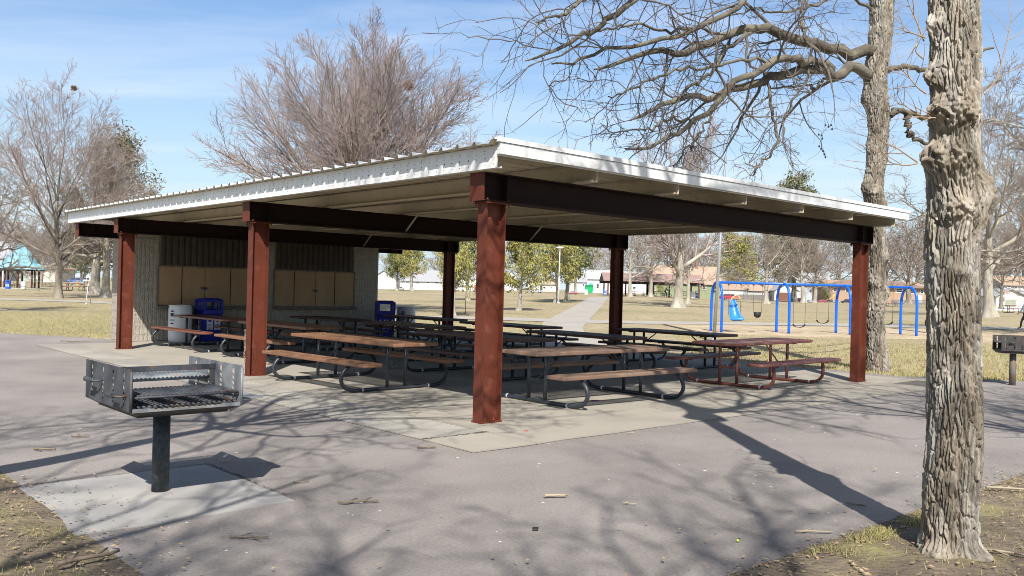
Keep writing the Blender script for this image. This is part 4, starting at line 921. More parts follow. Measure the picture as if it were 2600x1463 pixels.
house('house', 'low pale green house seen between the gazebo posts', 8, 96, 711, 690, 672, 190, plain('pale_green_siding', (.42, .47, .42)), RGRY, 'x', wins=((20, 700, 7, 8), (68, 695, 14, 7)), doors=((42, 702, 9, 16, WHT),))
house('house', 'small cream house with a brown hip roof left of the twin trunks', 110, 141, 712, 681, 668, 190, CRM, RTAN, 'hip', wins=((127, 691, 5, 10),), over=.5)
house('garage', 'white gabled garage with a wide white door, just right of the serving building', 944, 1004, 736, 706, 687, 215, WHT, RGRY, 'y', garage=((972, 722, 22, 27, WD),), cat='garage')
house('house', 'long grey roofed white house behind the white fence', 1016, 1128, 735, 713, 687, 235, WHT, RGRY, 'x', wins=((1035, 720, 12, 7), (1086, 716, 8, 6), (1108, 720, 8, 8)), doors=((1060, 722, 7, 16, GD),))
house('house', 'white house with a dark roof edge behind the white van', 1150, 1212, 735, 706, 690, 235, WHT, RGRY, 'x', wins=((1157, 716, 6, 14), (1200, 714, 10, 8)))
house('house', 'plain white house between the near column and the first right hand cedar', 1282, 1312, 744, 703, 688, 240, WHT, RGRY, 'y', wins=((1304, 718, 5, 10),))
house('house', 'white house with a small porch behind the grey pickup', 1336, 1392, 736, 714, 696, 260, WHT, RGRY, 'x', wins=((1338, 724, 6, 9), (1362, 724, 9, 8)), doors=((1352, 727, 5, 12, GRY),))
house('house', 'tan hip roofed cottage behind the white lamp post', 1376, 1412, 745, 722, 704, 255, CRM, plain('straw_shingle', (.40, .33, .24)), 'hip', wins=((1400, 730, 6, 6),))
house('house', 'white house with grey roof behind the maroon car', 1440, 1488, 742, 715, 694, 260, WHT, RGRY, 'x', wins=((1460, 724, 9, 9), (1481, 724, 4, 8)))
house('house', 'white house with an aqua porch behind the green dumpster', 1486, 1560, 744, 708, 686, 262, WHT, plain('light_grey_shingle', (.42, .43, .43)), 'x', wins=((1517, 727, 7, 12),), doors=((1500, 730, 9, 22, mat('aqua_porch', (.10, .42, .38), .6)),))
house('house', 'white house seen under the brown roofed far shelter', 1572, 1640, 750, 716, 690, 265, WHT, RGRY, 'x', wins=((1596, 734, 6, 10), (1610, 732, 8, 8)))
house('house', 'sage green house with a tan roof right of the far shelter', 1655, 1828, 762, 718, 676, 178, GRN, RTAN, 'x', wins=((1787, 730, 10, 13), (1813, 735, 12, 20), (1660, 730, 5, 18)), garage=((1718, 735, 13, 22, WD),), chim=True)
house('house', 'bright white house with a low tan roof behind the swing set', 1826, 1898, 757, 735, 722, 235, WHT, RTAN, 'x', wins=((1848, 744, 18, 6),))
house('house', 'white gable sided house with a long brown roof slope behind the bucket swing', 1888, 1962, 766, 738, 720, 240, plain('grey_white_wall', (.5, .5, .48)), RTAN, 'x', wins=((1935, 748, 6, 8),))
house('garage', 'cream gabled garage with a brown door behind the second swing arch', 1966, 2026, 766, 738, 720, 236, CRM, RGRY, 'y', garage=((1998, 754, 44, 22, BRN_D),), cat='garage')
house('house', 'grey two storey house with a steep roof behind the second lamp post', 2020, 2110, 768, 724, 694, 262, GRY, RGRY, 'x', wins=((2058, 739, 7, 9), (2094, 731, 9, 9)), chim=True)
house('apartment_building', 'tan brick apartment building with white windows right of the swings', 2100, 2352, 772, 728, 712, 240, BRK, RBRN, 'hip', depth=12, over=1.2, wins=((2120, 736, 9, 11), (2150, 737, 9, 11), (2282, 738, 18, 12), (2314, 740, 17, 12), (2340, 741, 8, 10)), doors=((2336, 759, 10, 20, WD), (2290, 764, 20, 12, GD)), cat='apartment building')
house('house', 'white two storey house with a tan roof at the right frame edge', 2548, 2640, 784, 724, 703, 150, plain('pale_blue_siding', (.55, .58, .60)), RTAN, 'x', wins=((2560, 727, 10, 9), (2577, 728, 10, 9)))
hg = house('garage', 'white gabled garage with a basketball hoop at the right frame edge', 2528, 2604, 785, 752, 735, 138, WHT, RGRY, 'y', garage=((2566, 770, 28, 20, GD),), cat='garage')
def fence(label, px0, px1, pyb, h, Y0, Y1, m, gap, name='fence'):
    a, b = at(px0, pyb, Y0), at(px1, pyb, Y1); d = b-a; ln = np.linalg.norm(d[:2]); T = thing(name, label, 'fence', tuple(a), math.atan2(d[1], d[0])); sl_ = d[2]/ln
    mb = MB(); n = int(ln/(.14+gap)); 
    for i in range(n): x = (i+.5)*ln/n; mb.box((x, 0, h/2 + sl_*x + .02*math.sin(i*1.7)), (.14, .025, h))
    mb.build('picket_panel', m, T)
    mb = MB(); mb.hexa([(0, .015, h*.2), (ln, .015, h*.2+sl_*ln), (ln, .07, h*.2+sl_*ln), (0, .07, h*.2)], [(0, .015, h*.27), (ln, .015, h*.27+sl_*ln), (ln, .07, h*.27+sl_*ln), (0, .07, h*.27)])
    mb.hexa([(0, .015, h*.75), (ln, .015, h*.75+sl_*ln), (ln, .07, h*.75+sl_*ln), (0, .07, h*.75)], [(0, .015, h*.82), (ln, .015, h*.82+sl_*ln), (ln, .07, h*.82+sl_*ln), (0, .07, h*.82)])
    mb.build('rail', m, T); return T
fence('long white picket fence behind the two left cedars', 1022, 1130, 737, 1.5, 205, 207, M['trim'], .06)
fence('weathered grey board fence behind the blue swing set', 1776, 1960, 763, 1.35, 182, 215, plain('weathered_grey_boards', (.30, .275, .245), k=.75, scale=.8), .012)
fence('low dark grey fence in front of the brick apartment building', 2262, 2352, 774, 1.2, 205, 205, plain('dark_grey_boards', (.16, .16, .165)), .1)

# ------------------------------------------------------------------ vehicles
def car(label, px, pyb, lpx, heading, col, kind='sedan', sc=1.0, base=None):
    p = G(px, pyb) if base is None else at(px, pyb, base); s = p[1]/F
    Ls = dict(sedan=4.6, suv=4.6, van=5.0, pickup=5.4, truck=6.2)[kind]; want = lpx*s
    k = want/(Ls*abs(math.cos(heading)) + 1.8*abs(math.sin(heading)))
    T = thing('parked_' + {'sedan': 'car', 'suv': 'car', 'van': 'van', 'pickup': 'pickup', 'truck': 'truck'}[kind], label, {'sedan': 'car', 'suv': 'car', 'van': 'van', 'pickup': 'pickup truck', 'truck': 'truck'}[kind], tuple(p), heading)
    T.scale = (k,)*3
    bm = paint('paint_%d_%d_%d' % tuple(int(x*255) for x in col), col); hl = Ls/2
    prof = {'sedan': [(-1, .32, .80), (-.97, .28, .92), (-.62, .25, .98), (.35, .25, .95), (.85, .26, .80), (1, .34, .66)],
            'suv': [(-1, .36, 1.0), (-.97, .30, 1.06), (-.5, .28, 1.06), (.4, .28, 1.04), (.9, .30, .95), (1, .38, .8)],
            'van': [(-1, .34, 1.05), (-.97, .28, 1.1), (0, .28, 1.1), (.6, .28, 1.05), (.9, .3, .9), (1, .36, .75)],
            'pickup': [(-1, .42, 1.05), (-.98, .40, 1.10), (-.1, .38, 1.10), (.38, .38, 1.12), (.92, .40, 1.05), (1, .45, .9)],
            'truck': [(-1, .5, 1.1), (-.5, .5, 1.15), (0, .5, 1.2), (.5, .5, 1.25), (.95, .5, 1.2), (1, .55, 1.0)]}[kind]
    cab = {'sedan': ((-.68, -.42, .28, .56), .95, 1.42), 'suv': ((-.93, -.80, .25, .52), 1.04, 1.68), 'van': ((-.95, -.90, .45, .78), 1.05, 1.85), 'pickup': ((-.12, -.05, .28, .46), 1.08, 1.75), 'truck': ((.30, .34, .75, .88), 1.2, 2.2)}[kind]
    mb = MB(); hw = .88; V = []
    for x, z0, z1 in prof: V += [(x*hl, -hw, z0), (x*hl, hw, z0), (x*hl, hw, z1*.72+z0*.28), (x*hl, hw*.93, z1), (x*hl, -hw*.93, z1), (x*hl, -hw, z1*.72+z0*.28)]
    n = len(prof); fs = [(i*6+j, i*6+(j+1) % 6, (i+1)*6+(j+1) % 6, (i+1)*6+j) for i in range(n-1) for j in range(6)] + [tuple(range(6))[::-1], tuple((n-1)*6+j for j in range(6))]
    mb.add(V, fs, 0)
    (x0, x1, x2, x3), cz0, cz1 = cab
    lo = [(x0*hl, -.80, cz0-.02), (x3*hl, -.80, cz0-.02), (x3*hl, .80, cz0-.02), (x0*hl, .80, cz0-.02)]; hi = [(x1*hl, -.64, cz1), (x2*hl, -.64, cz1), (x2*hl, .64, cz1), (x1*hl, .64, cz1)]
    mb.add(lo + hi, [(0, 1, 5, 4), (1, 2, 6, 5), (2, 3, 7, 6), (3, 0, 4, 7), (4, 5, 6, 7)], 0)
    body = mb.build('body', bm, T, bevel=.05)
    # glazing set just proud of the cabin
    mb = MB(); lo, hi = np.array(lo), np.array(hi)
    def pane(i, j, u0, u1, v0, v1):
        P = lambda u, v: (lo[i]*(1-u)+lo[j]*u)*(1-v) + (hi[i]*(1-u)+hi[j]*u)*v
        q = [P(u0, v0), P(u1, v0), P(u1, v1), P(u0, v1)]; nn = np.cross(q[1]-q[0], q[3]-q[0]); nn /= np.linalg.norm(nn); mb.prism([x + nn*.003 for x in q], nn*.012)
    for i, j in ((0, 1), (2, 3)): pane(i, j, .06, .47, .12, .86); pane(i, j, .53, .93, .12, .86)
    pane(1, 2, .06, .94, .10, .88); pane(3, 0, .06, .94, .12, .86); mb.build('window', M['glass'], T)
    for sx in (-.64, .64):
        for sy in (-1, 1):
            mb = MB(); c = (sx*hl, sy*.80, .33); mb.tube([(c[0], c[1]-.10, c[2]), (c[0], c[1]+.10, c[2])], .33, 18); w = mb.build('wheel', M['tyre'], T)
            mb = MB(); mb.tube([(c[0], c[1]+sy*.10, c[2]), (c[0], c[1]+sy*.108, c[2])], .20, 14); mb.build('rim', M['rim'], w)
    for sy in (-1, 1):
        mb = MB(); mb.box((hl*.985, sy*.62, prof[-1][2]*.9), (.08, .32, .13)); mb.build('headlight', M['lamp'], T)
        mb = MB(); mb.box((-hl*.99, sy*.68, prof[0][2]*.88), (.06, .22, .14)); mb.build('tail_light', mat('red_tail_lens', (.35, .02, .015), .3), T)
    mb = MB(); mb.box((hl*.985, 0, .55), (.06, 1.0, .12)); mb.build('grille', M['dark'], T)
    if kind == 'pickup':
        mb = MB(); mb.box((-.55*hl, 0, 1.104), (.80*hl, 1.4, .02)); mb.build('cargo_bed', M['dark'], T)
    if kind == 'truck':
        mb = MB(); mb.box((-.35*hl, 0, 1.75), (1.2*hl, 1.9, 1.7)); mb.build('cargo_box', WHT, T, bevel=.03)
    return T
car('dark blue van with pale front behind the blue grey sedan', 189, 718, 36, rad(200), (.05, .08, .22), 'van')
car('blue grey sedan in front of the dark blue van, by the yellow hydrant', 195, 723, 36, rad(195), (.11, .17, .27))
car('white box truck between the left oak trunks', 228, 718, 22, rad(250), (.68, .68, .66), 'truck')
car('pale silver sedan in front of the white fence, by the left cedar', 1014, 737, 24, rad(235), (.45, .47, .46))
car('white van between the slanting cedar trunk and the near column', 1190, 741, 46, rad(0), (.72, .72, .71), 'van')
car('grey white pickup facing the park right of the nearest cedar', 1361, 744, 32, rad(-35), (.42, .45, .50), 'pickup')
car('small maroon car left of the green dumpster', 1453, 748, 27, rad(180), (.20, .03, .05))
car('bright red car partly behind the blue moulded swing', 1853, 762, 52, rad(10), (.42, .03, .04))
car('dark maroon car left of the pale leaning trunks', 2024, 767, 27, rad(180), (.18, .03, .05), 'suv')
car('silver car mostly hidden by the pale leaning trunks', 2056, 768, 22, rad(180), (.40, .42, .45))
car('low red car to the right of the second lamp post', 2087, 768, 24, rad(180), (.33, .04, .06))
car('navy blue van right of the low red car', 2106, 768, 20, rad(215), (.035, .045, .13), 'van')
car('light blue silver car beside the navy van', 2124, 769, 20, rad(215), (.30, .34, .45))
car('black car behind the third blue swing arch', 2150, 770, 28, rad(180), (.02, .022, .03), 'suv')
car('black car with one bright lamp left of the white garage', 2516, 782, 22, rad(0), (.018, .02, .025), 'suv', base=132)

# ------------------------------------------------------------------ gazebo, far shelter, street furniture
def gazebo():
    c = G(50, 733); s = c[1]/F; T = thing('gazebo', 'round gazebo with a steep teal metal roof on maroon posts', 'gazebo', tuple(c))
    z_e, z_b, z_t = 49*s, 64*s, 115*s; re, rb_, n = 56*s, 41*s, 8
    mb = MB(); mb.lathe([(re*.86, -.05), (re*.86, .10), (.001, .10)], 24); mb.build('floor_slab', M['concrete'], T)
    mb = MB(); ring = lambda r, z: [(r*math.cos(2*math.pi*(i+.5)/n), r*math.sin(2*math.pi*(i+.5)/n), z) for i in range(n)]
    V = ring(re, z_e) + ring(rb_, z_b) + ring(.12, z_t); fs = [(k*n+i, k*n+(i+1) % n, (k+1)*n+(i+1) % n, (k+1)*n+i) for k in (0, 1) for i in range(n)] + [tuple(2*n+i for i in range(n)), tuple(range(n))[::-1]]
    mb.add(V, fs); rf = mb.build('roof', M['teal'], T)
    mb = MB()
    for (r0, z0, r1, z1, m_) in ((re, z_e, rb_, z_b, 5), (rb_, z_b, .12, z_t, 5)):
        for i in range(n):
            a0, a1 = 2*math.pi*(i+.5)/n, 2*math.pi*(i+1.5)/n
            for k in range(m_):
                u = k/m_; p = np.array([r0*(math.cos(a0)*(1-u)+math.cos(a1)*u), r0*(math.sin(a0)*(1-u)+math.sin(a1)*u), z0+.015]); q = np.array([r1*(math.cos(a0)*(1-u)+math.cos(a1)*u), r1*(math.sin(a0)*(1-u)+math.sin(a1)*u), z1+.015])
                mb.tube([p, q], .045 if k == 0 else .02, 4)
    mb.build('roof_seam', M['teal'], rf); mb = MB(); mb.tube([(*p[:2], z_e-.07) for p in ring(re*.98, 0) + ring(re*.98, 0)[:1]], .10, 4); mb.build('eave_beam', M['dark'], T)
    for i in range(n):
        a = 2*math.pi*(i+.5)/n; mb = MB(); mb.tube([(re*.76*math.cos(a), re*.76*math.sin(a), .08), (re*.76*math.cos(a), re*.76*math.sin(a), z_e)], .10, 6); mb.build('post', M['brown_post'], T)
gazebo()
YG = G(50, 733)[1]; q = at(20, 733.5, YG*.965); recycling_bin('bright blue recycling bin with a white label in front of the teal gazebo', tuple(q), rad(10), 'bin_bright', sc=.95*YG/112)
q = at(59, 734.5, YG*.965); drum('white drum standing in front of the teal gazebo', tuple(q), rad(-90), sc=.98*YG/112)
def far_table(label, px, pyb, lpx, m='brown', Y=None, dang=0, group='picnic tables out on the lawn'):
    p = G(px, pyb) if Y is None else at(px, pyb, Y); s = p[1]/F; k = lpx*s/2.4
    return picnic_table(label, 0, 0, 'a', L_=2.4, Wt=.76, fx=.8, tops=m, world=tuple(p), dang=dang - math.degrees(ROT_A), detail=False, sc=k, group=group)
far_table('brown picnic table on the lawn between the left oak trunks', 192, 739, 62)
far_table('dark picnic table inside the teal gazebo', 40, 731, 30, 'dark', YG)
far_table('far dark picnic bench left of the twin trunks', 122, 727, 22, 'dark')
far_table('black picnic table right of the burled tree, near the brick building', 2262, 777, 34, 'dark')
far_table('dark maroon picnic table near the right frame edge', 2580, 795, 60, 'red')
far_table('dark picnic table behind the maroon one at the right edge', 2556, 786, 56, 'dark')
for i, (px, lab) in enumerate(((1590, 'picnic table under the far shelter, left of its maroon post'), (1622, 'picnic table under the far shelter, beside its maroon post'), (1672, 'picnic table under the far shelter, left of the rider'), (1745, 'picnic table under the far shelter, right of the pale forked trunk'))):
    far_table('dark ' + lab, px, 751, 34, 'dark', 141.0, dang=6*i, group='picnic tables under the far shelter')
def far_shelter():
    Yf = 138.0; s = Yf/F; a, b = at(1538, 750, Yf), at(1764, 756, Yf); T = thing('far_shelter', 'long low picnic shelter with a brown gable roof beyond the lawn', 'shelter', tuple((a+b)/2), math.atan2(b[1]-a[1], b[0]-a[0]))
    ln = np.linalg.norm((b-a)[:2]); h = 38*s; hr = 56*s; d = 6.0; o = 12*s
    mb = MB()
    for sg in (-1, 1):
        lo = [(-ln/2-o, 0, hr), (ln/2+o, 0, hr), (ln/2+o, sg*(d/2+.5), h-.1), (-ln/2-o, sg*(d/2+.5), h-.1)]; mb.hexa(lo[::sg], [(x, y, z+.14) for x, y, z in lo][::sg])
    mb.build('roof', M['brown_roof'], T)
    mb = MB()
    for x in (-ln/2-o+.1, ln/2+o-.1): mb.prism([(x, -d/2-.4, h-.05), (x, d/2+.4, h-.05), (x, 0, hr-.02)], (.05, 0, 0))
    mb.build('gable_panel', M['dark'], T)
    for y in (-d/2, d/2):
        mb = MB(); mb.box((0, y, h-.28), (ln+2*o, .16, .34)); mb.build('eave_beam', M['dark'], T)
        for x in np.linspace(-ln/2, ln/2, 5): mb = MB(); mb.box((x, y, h/2-.2), (.22, .22, h-.1)); mb.build('post', M['brown_post'] if int(x) % 2 else M['beam'], T)
    return T
far_shelter()
q = at(1535.5, 752, 136); recycling_bin('bright blue recycling bin at the left end of the far shelter', tuple(q), rad(5), 'bin_bright', sc=.86)
q = at(1770, 757.5, 137); recycling_bin('bright blue recycling bin at the right end of the far shelter', tuple(q), rad(-8), 'bin_bright', sc=1.02)
q = at(1757, 757, 137); drum('white drum beside the blue bin at the right end of the far shelter', tuple(q), rad(-90), emblem=False, sc=1.05)
q = at(1488, 750, 140); drum('white drum in front of the green dumpster', tuple(q), rad(-90), emblem=False, sc=.95)
def dumpster():
    c = at(1496, 746, 150); s = c[1]/F; T = thing('dumpster', 'bright green dumpster with a sloped lid across the lawn', 'dumpster', tuple(c)); g_ = mat('bright_green_paint', (.01, .36, .12), .5)
    w, h, d = 20*s, 22*s, 1.6
    mb = MB(); mb.hexa([(-w/2+.1, 0, .15), (w/2-.1, 0, .15), (w/2-.1, d, .15), (-w/2+.1, d, .15)], [(-w/2, -.1, h*.8), (w/2, -.1, h*.8), (w/2, d, h), (-w/2, d, h)]); mb.build('bin_body', g_, T, bevel=.03)
    mb = MB(); mb.hexa([(-w/2-.05, -.15, h*.8+.005), (w/2+.05, -.15, h*.8+.005), (w/2+.05, d, h+.005), (-w/2-.05, d, h+.005)], [(-w/2-.05, -.15, h*.8+.08), (w/2+.05, -.15, h*.8+.08), (w/2+.05, d, h+.08), (-w/2-.05, d, h+.08)]); mb.build('lid', mat('deep_green_lid', (.008, .22, .08), .5), T)
    for sx in (-1, 1): mb = MB(); mb.box((sx*(w/2+.03), .5, h*.5), (.12, .9, .14)); mb.build('lift_pocket', g_, T)
dumpster()
def hydrant():
    c = at(196.5, 724, 128); T = thing('fire_hydrant', 'yellow orange fire hydrant in front of the blue grey sedan', 'fire hydrant', tuple(c)); T.scale = (.8,)*3; y_ = mat('yellow_orange_paint', (.62, .27, .02), .5)
    mb = MB(); mb.lathe([(.20, 0), (.20, .06), (.13, .08), (.12, .5), (.17, .52), (.17, .56), (.13, .60), (.08, .70), (.03, .74), (.03, .78), (.001, .78)], 14); mb.build('barrel', y_, T)
    for s in (-1, 1): mb = MB(); mb.tube([(0, 0, .40), (s*.22, 0, .40)], .065, 8); mb.build('nozzle', y_, T)
hydrant()
def traffic_light():
    c = at(253, 717, 175); s = c[1]/F; T = thing('signal_post', 'dark post with a green lit signal head between the left oaks', 'traffic signal', tuple(c))
    mb = MB(); mb.tube([(0, 0, 0), (0, 0, 46*s)], .10, 8); mb.build('post', M['frame_blk'], T)
    mb = MB(); mb.box((0, -.15, 39*s), (.5, .3, 1.0)); h = mb.build('signal_head', mat('dark_green_housing', (.01, .09, .06), .5), T)
    mb = MB(); mb.tube([(0, -.31, 38.6*s), (0, -.33, 38.6*s)], .16, 10); mb.build('lens', mat('green_lens', (.02, .55, .35), .3), h)
traffic_light()
a_, b_ = at(2107, 768, 150), at(2119, 748, 149); mb = MB(); mb.tube([a_, b_], .075, 8)
o = mb.build('guy_wire_guard', mat('yellow_plastic_sleeve', (.65, .48, .04), .5)); tag(o, 'slanting yellow guy wire guard by the navy van', 'guy wire guard')
c = at(2556, 742, 136.8); s = c[1]/F; T = thing('basketball_backboard', 'white basketball backboard with a red border on the garage gable', 'backboard', tuple(c))
mb = MB(); mb.box((0, 0, 0), (14*s, .06, 10*s)); mb.build('board', WHT, T); mb = MB(); w_, h_ = 14*s, 10*s; rm = mat('red_border', (.30, .03, .03), .5)
for d in ((0, h_*.46, w_, h_*.12), (0, -h_*.46, w_, h_*.12), (-w_*.46, 0, w_*.09, h_*.8), (w_*.46, 0, w_*.09, h_*.8), (0, -.08*h_, w_*.3, h_*.07)): mb.box((d[0], -.035, d[1]), (d[2], .012, d[3]))
mb.build('border', rm, T); mb = MB(); mb.tube([(.22*math.cos(t), -.28 + .22*math.sin(t), -h_*.35) for t in np.linspace(0, 2*math.pi, 13)], .02, 5); mb.build('hoop', rm, T)

# ------------------------------------------------------------------ people
def figure(label, loc, rz, joints, edges, mats, sc=1.0, split=None, group=None):
    """one continuous skinned body; faces take a clothing material by height/limb"""
    me = bpy.data.meshes.new('person'); names = list(joints); vs = [joints[n][:3] for n in names]
    me.from_pydata(vs, [(names.index(a), names.index(b)) for a, b in edges], []); o = bpy.data.objects.new('person', me); COL.objects.link(o)
    sk = o.modifiers.new('skin', 'SKIN'); sk.use_smooth_shade = True
    for i, n in enumerate(names): r = joints[n][3]; me.skin_vertices[0].data[i].radius = (r, r)
    me.skin_vertices[0].data[names.index('pelvis')].use_root = True
    sb = o.modifiers.new('subdivision', 'SUBSURF'); sb.levels = 1; sb.render_levels = 2
    dg = bpy.context.evaluated_depsgraph_get(); ev = bpy.data.meshes.new_from_object(o.evaluated_get(dg)); o.modifiers.clear(); o.data = ev; ev.name = 'person'
    ev.materials.clear()
    for m in mats: ev.materials.append(m)
    J = {n: np.array(v[:3]) for n, v in joints.items()}
    for f in ev.polygons:
        c = np.array(f.center); f.material_index = split(c, J); f.use_smooth = True
    o.location = loc; o.rotation_euler.z = rz; o.scale = (sc,)*3; tag(o, label, 'person', group); return o
BASE = dict(pelvis=(0, 0, .95, .13), waist=(0, 0, 1.08, .13), chest=(0, 0, 1.30, .155), collar=(0, 0, 1.44, .10), neck=(0, 0, 1.50, .058), head=(0, .01, 1.60, .098), crown=(0, .0, 1.70, .085),
  l_hip=(-.10, 0, .90, .095), l_knee=(-.11, .02, .50, .062), l_ankle=(-.11, 0, .09, .045), l_toe=(-.11, .17, .035, .036), r_hip=(.10, 0, .90, .095), r_knee=(.11, .02, .50, .062), r_ankle=(.11, 0, .09, .045), r_toe=(.11, .17, .035, .036),
  l_sh=(-.19, 0, 1.40, .07), l_el=(-.25, -.02, 1.12, .048), l_wr=(-.25, .06, .88, .036), l_ha=(-.25, .09, .80, .034), r_sh=(.19, 0, 1.40, .07), r_el=(.25, -.02, 1.12, .048), r_wr=(.25, .06, .88, .036), r_ha=(.25, .09, .80, .034))
EDG = [('pelvis', 'waist'), ('waist', 'chest'), ('chest', 'collar'), ('collar', 'neck'), ('neck', 'head'), ('head', 'crown')] + [e for s in 'lr' for e in (('pelvis', s+'_hip'), (s+'_hip', s+'_knee'), (s+'_knee', s+'_ankle'), (s+'_ankle', s+'_toe'), ('collar', s+'_sh'), (s+'_sh', s+'_el'), (s+'_el', s+'_wr'), (s+'_wr', s+'_ha'))]
def clothes(top, bottom, shoe=None):
    def split(c, J):
        if min(np.linalg.norm(c - J[s+'_ha']) for s in 'lr') < .075: return 0
        if c[2] > J['neck'][2] - .005 and abs(c[0]-J['neck'][0]) < .16:
            return 3 if (c[2] > J['head'][2] + .055 or c[1] < J['head'][1] - .035) else 0
        if min(np.linalg.norm(c - J[s+'_toe']) for s in 'lr') < .14: return 4
        near_arm = min(np.linalg.norm(c - J[s+'_el']) for s in 'lr') < .12 or min(np.linalg.norm(c - J[s+'_wr']) for s in 'lr') < .10
        if near_arm: return 1
        return 1 if c[2] > J['pelvis'][2] + .02 else 2
    return [M['skin'], top, bottom, M['hair'], shoe or M['dark']], split
def face_and_hands(o, J, rz=0):
    mb = MB(); h = np.array(J['head'][:3])
    for s in (-1, 1): mb.ball(h + [s*.035, .088, .022], (.012, .008, .008), 0, 6, 4)
    mb.box(h + [0, .098, -.05], (.045, .01, .008)); mb.build('eyes_and_mouth', M['dark'], o)
    mb = MB(); mb.prism([h + [-.014, .088, -.015], h + [.014, .088, -.015], h + [0, .088, .03]], (0, .024, -.004))
    for s in (-1, 1): mb.ball(h + [s*.098, -.005, .005], (.012, .02, .03), 0, 6, 4)
    mb.build('nose_and_ears', M['skin'], o)
    for s in 'lr':
        a, b = np.array(J[s+'_wr'][:3]), np.array(J[s+'_ha'][:3]); d = (b-a)/np.linalg.norm(b-a); x = np.cross(d, [1, 0, .01]); x /= np.linalg.norm(x); mb = MB(); sd_ = np.array([.9 if s == 'l' else -.9, 0, 0])
        for k in range(4):
            l = (.06, .068, .064, .05)[k]; q = b + x*(.024 - .016*k); mb.tube([q, q + d*l*.55, q + d*l + sd_*.015], [.0085, .008, .006], 5)
        mb.tube([b + x*.03 - d*.02, b + x*.05 + d*.02, b + x*.05 + d*.045], [.010, .009, .007], 5); mb.build('fingers', M['skin'], o)
# walker at the right frame edge
J = dict(BASE); J.update(l_knee=(-.10, .20, .52, .064), l_ankle=(-.10, .26, .10, .046), l_toe=(-.10, .43, .06, .036), r_knee=(.10, -.02, .50, .064), r_ankle=(.10, -.30, .14, .046), r_toe=(.10, -.20, .035, .036), l_el=(-.27, -.16, 1.14, .05), l_wr=(-.25, -.12, .90, .036), l_ha=(-.25, -.09, .82, .034), r_el=(.27, .10, 1.14, .05), r_wr=(.24, .26, .97, .036), r_ha=(.22, .31, .91, .034))
ms, sp_ = clothes(mat('white_sweatshirt', (.70, .70, .74), .9), mat('black_trousers', (.02, .02, .023), .9))
p = at(2602, 837, 50.5); o = figure('person in a white top and black trousers walking at the right frame edge', tuple(p), rad(75), J, EDG, ms, 1.0, sp_); face_and_hands(o, J)
ms, sp_ = clothes(mat('red_jacket', (.42, .015, .02), .9), mat('charcoal_trousers', (.03, .03, .035), .9))
p = at(1208, 751, 118); o = figure('person in a red jacket and dark trousers standing left of the near column', tuple(p), rad(200), BASE, EDG, ms, 1.0, sp_); face_and_hands(o, BASE)
# cyclist
pc = at(1691, 756, 137); sB = 1.0
J = dict(BASE); J.update(pelvis=(0, -.22, .98, .13), waist=(0, -.16, 1.10, .13), chest=(0, -.02, 1.28, .15), collar=(0, .06, 1.40, .10), neck=(0, .10, 1.46, .058), head=(0, .14, 1.56, .098), crown=(0, .13, 1.66, .085),
  l_hip=(-.10, -.20, .94, .095), l_knee=(-.12, .14, .74, .066), l_ankle=(-.12, .02, .36, .046), l_toe=(-.12, .17, .31, .036), r_hip=(.10, -.20, .94, .095), r_knee=(.12, .10, .58, .066), r_ankle=(.12, -.02, .20, .046), r_toe=(.12, .13, .15, .036),
  l_sh=(-.19, .05, 1.37, .07), l_el=(-.26, .22, 1.18, .048), l_wr=(-.25, .42, 1.08, .036), l_ha=(-.25, .49, 1.06, .034), r_sh=(.19, .05, 1.37, .07), r_el=(.26, .22, 1.18, .048), r_wr=(.25, .42, 1.08, .036), r_ha=(.25, .49, 1.06, .034))
ms, sp_ = clothes(mat('blue_jacket', (.03, .09, .26), .9), mat('navy_trousers', (.02, .022, .035), .9))
o = figure('person in a blue jacket riding a black bicycle by the far shelter', tuple(pc), rad(-80), J, EDG, ms, 1.0, sp_); face_and_hands(o, J)
T = thing('bicycle', 'black fat tyred bicycle ridden past the far shelter', 'bicycle', tuple(pc), rad(-80))
for y in (-.55, .58):
    mb = MB(); mb.tube([(0, y + .31*math.cos(t), .34 + .31*math.sin(t)) for t in np.linspace(0, 2*math.pi, 25)], .035, 6, caps=False); w = mb.build('wheel', M['tyre'], T)
    mb = MB()
    for k in range(8): t = k*math.pi/4; mb.tube([(0, y, .34), (0, y + .28*math.cos(t), .34 + .28*math.sin(t))], .005, 3)
    mb.tube([(-.05, y, .34), (.05, y, .34)], .03, 8); mb.build('spokes', M['rim'], w)
mb = MB()
for p, q in (((0, -.55, .34), (0, -.05, .36)), ((0, -.05, .36), (0, -.2, .86)), ((0, -.55, .34), (0, -.17, .76)), ((0, -.05, .36), (0, .42, .82)), ((0, -.17, .78), (0, .40, .90)), ((0, .58, .34), (0, .40, .95))): mb.tube([p, q], .022, 6)
mb.build('frame', M['frame_blk'], T); mb = MB(); mb.tube([(-.30, .44, 1.03), (-.1, .42, 1.02), (.1, .42, 1.02), (.30, .44, 1.03)], .015, 6); mb.tube([(0, .40, .92), (0, .42, 1.02)], .016, 6); mb.build('handlebar', M['frame_blk'], T)
mb = MB(); mb.hexa([(-.09, -.36, .84), (.09, -.36, .84), (.03, -.06, .86), (-.03, -.06, .86)], [(-.08, -.35, .89), (.08, -.35, .89), (.025, -.07, .89), (-.025, -.07, .89)]); mb.build('saddle', M['rubber'], T, bevel=.01)
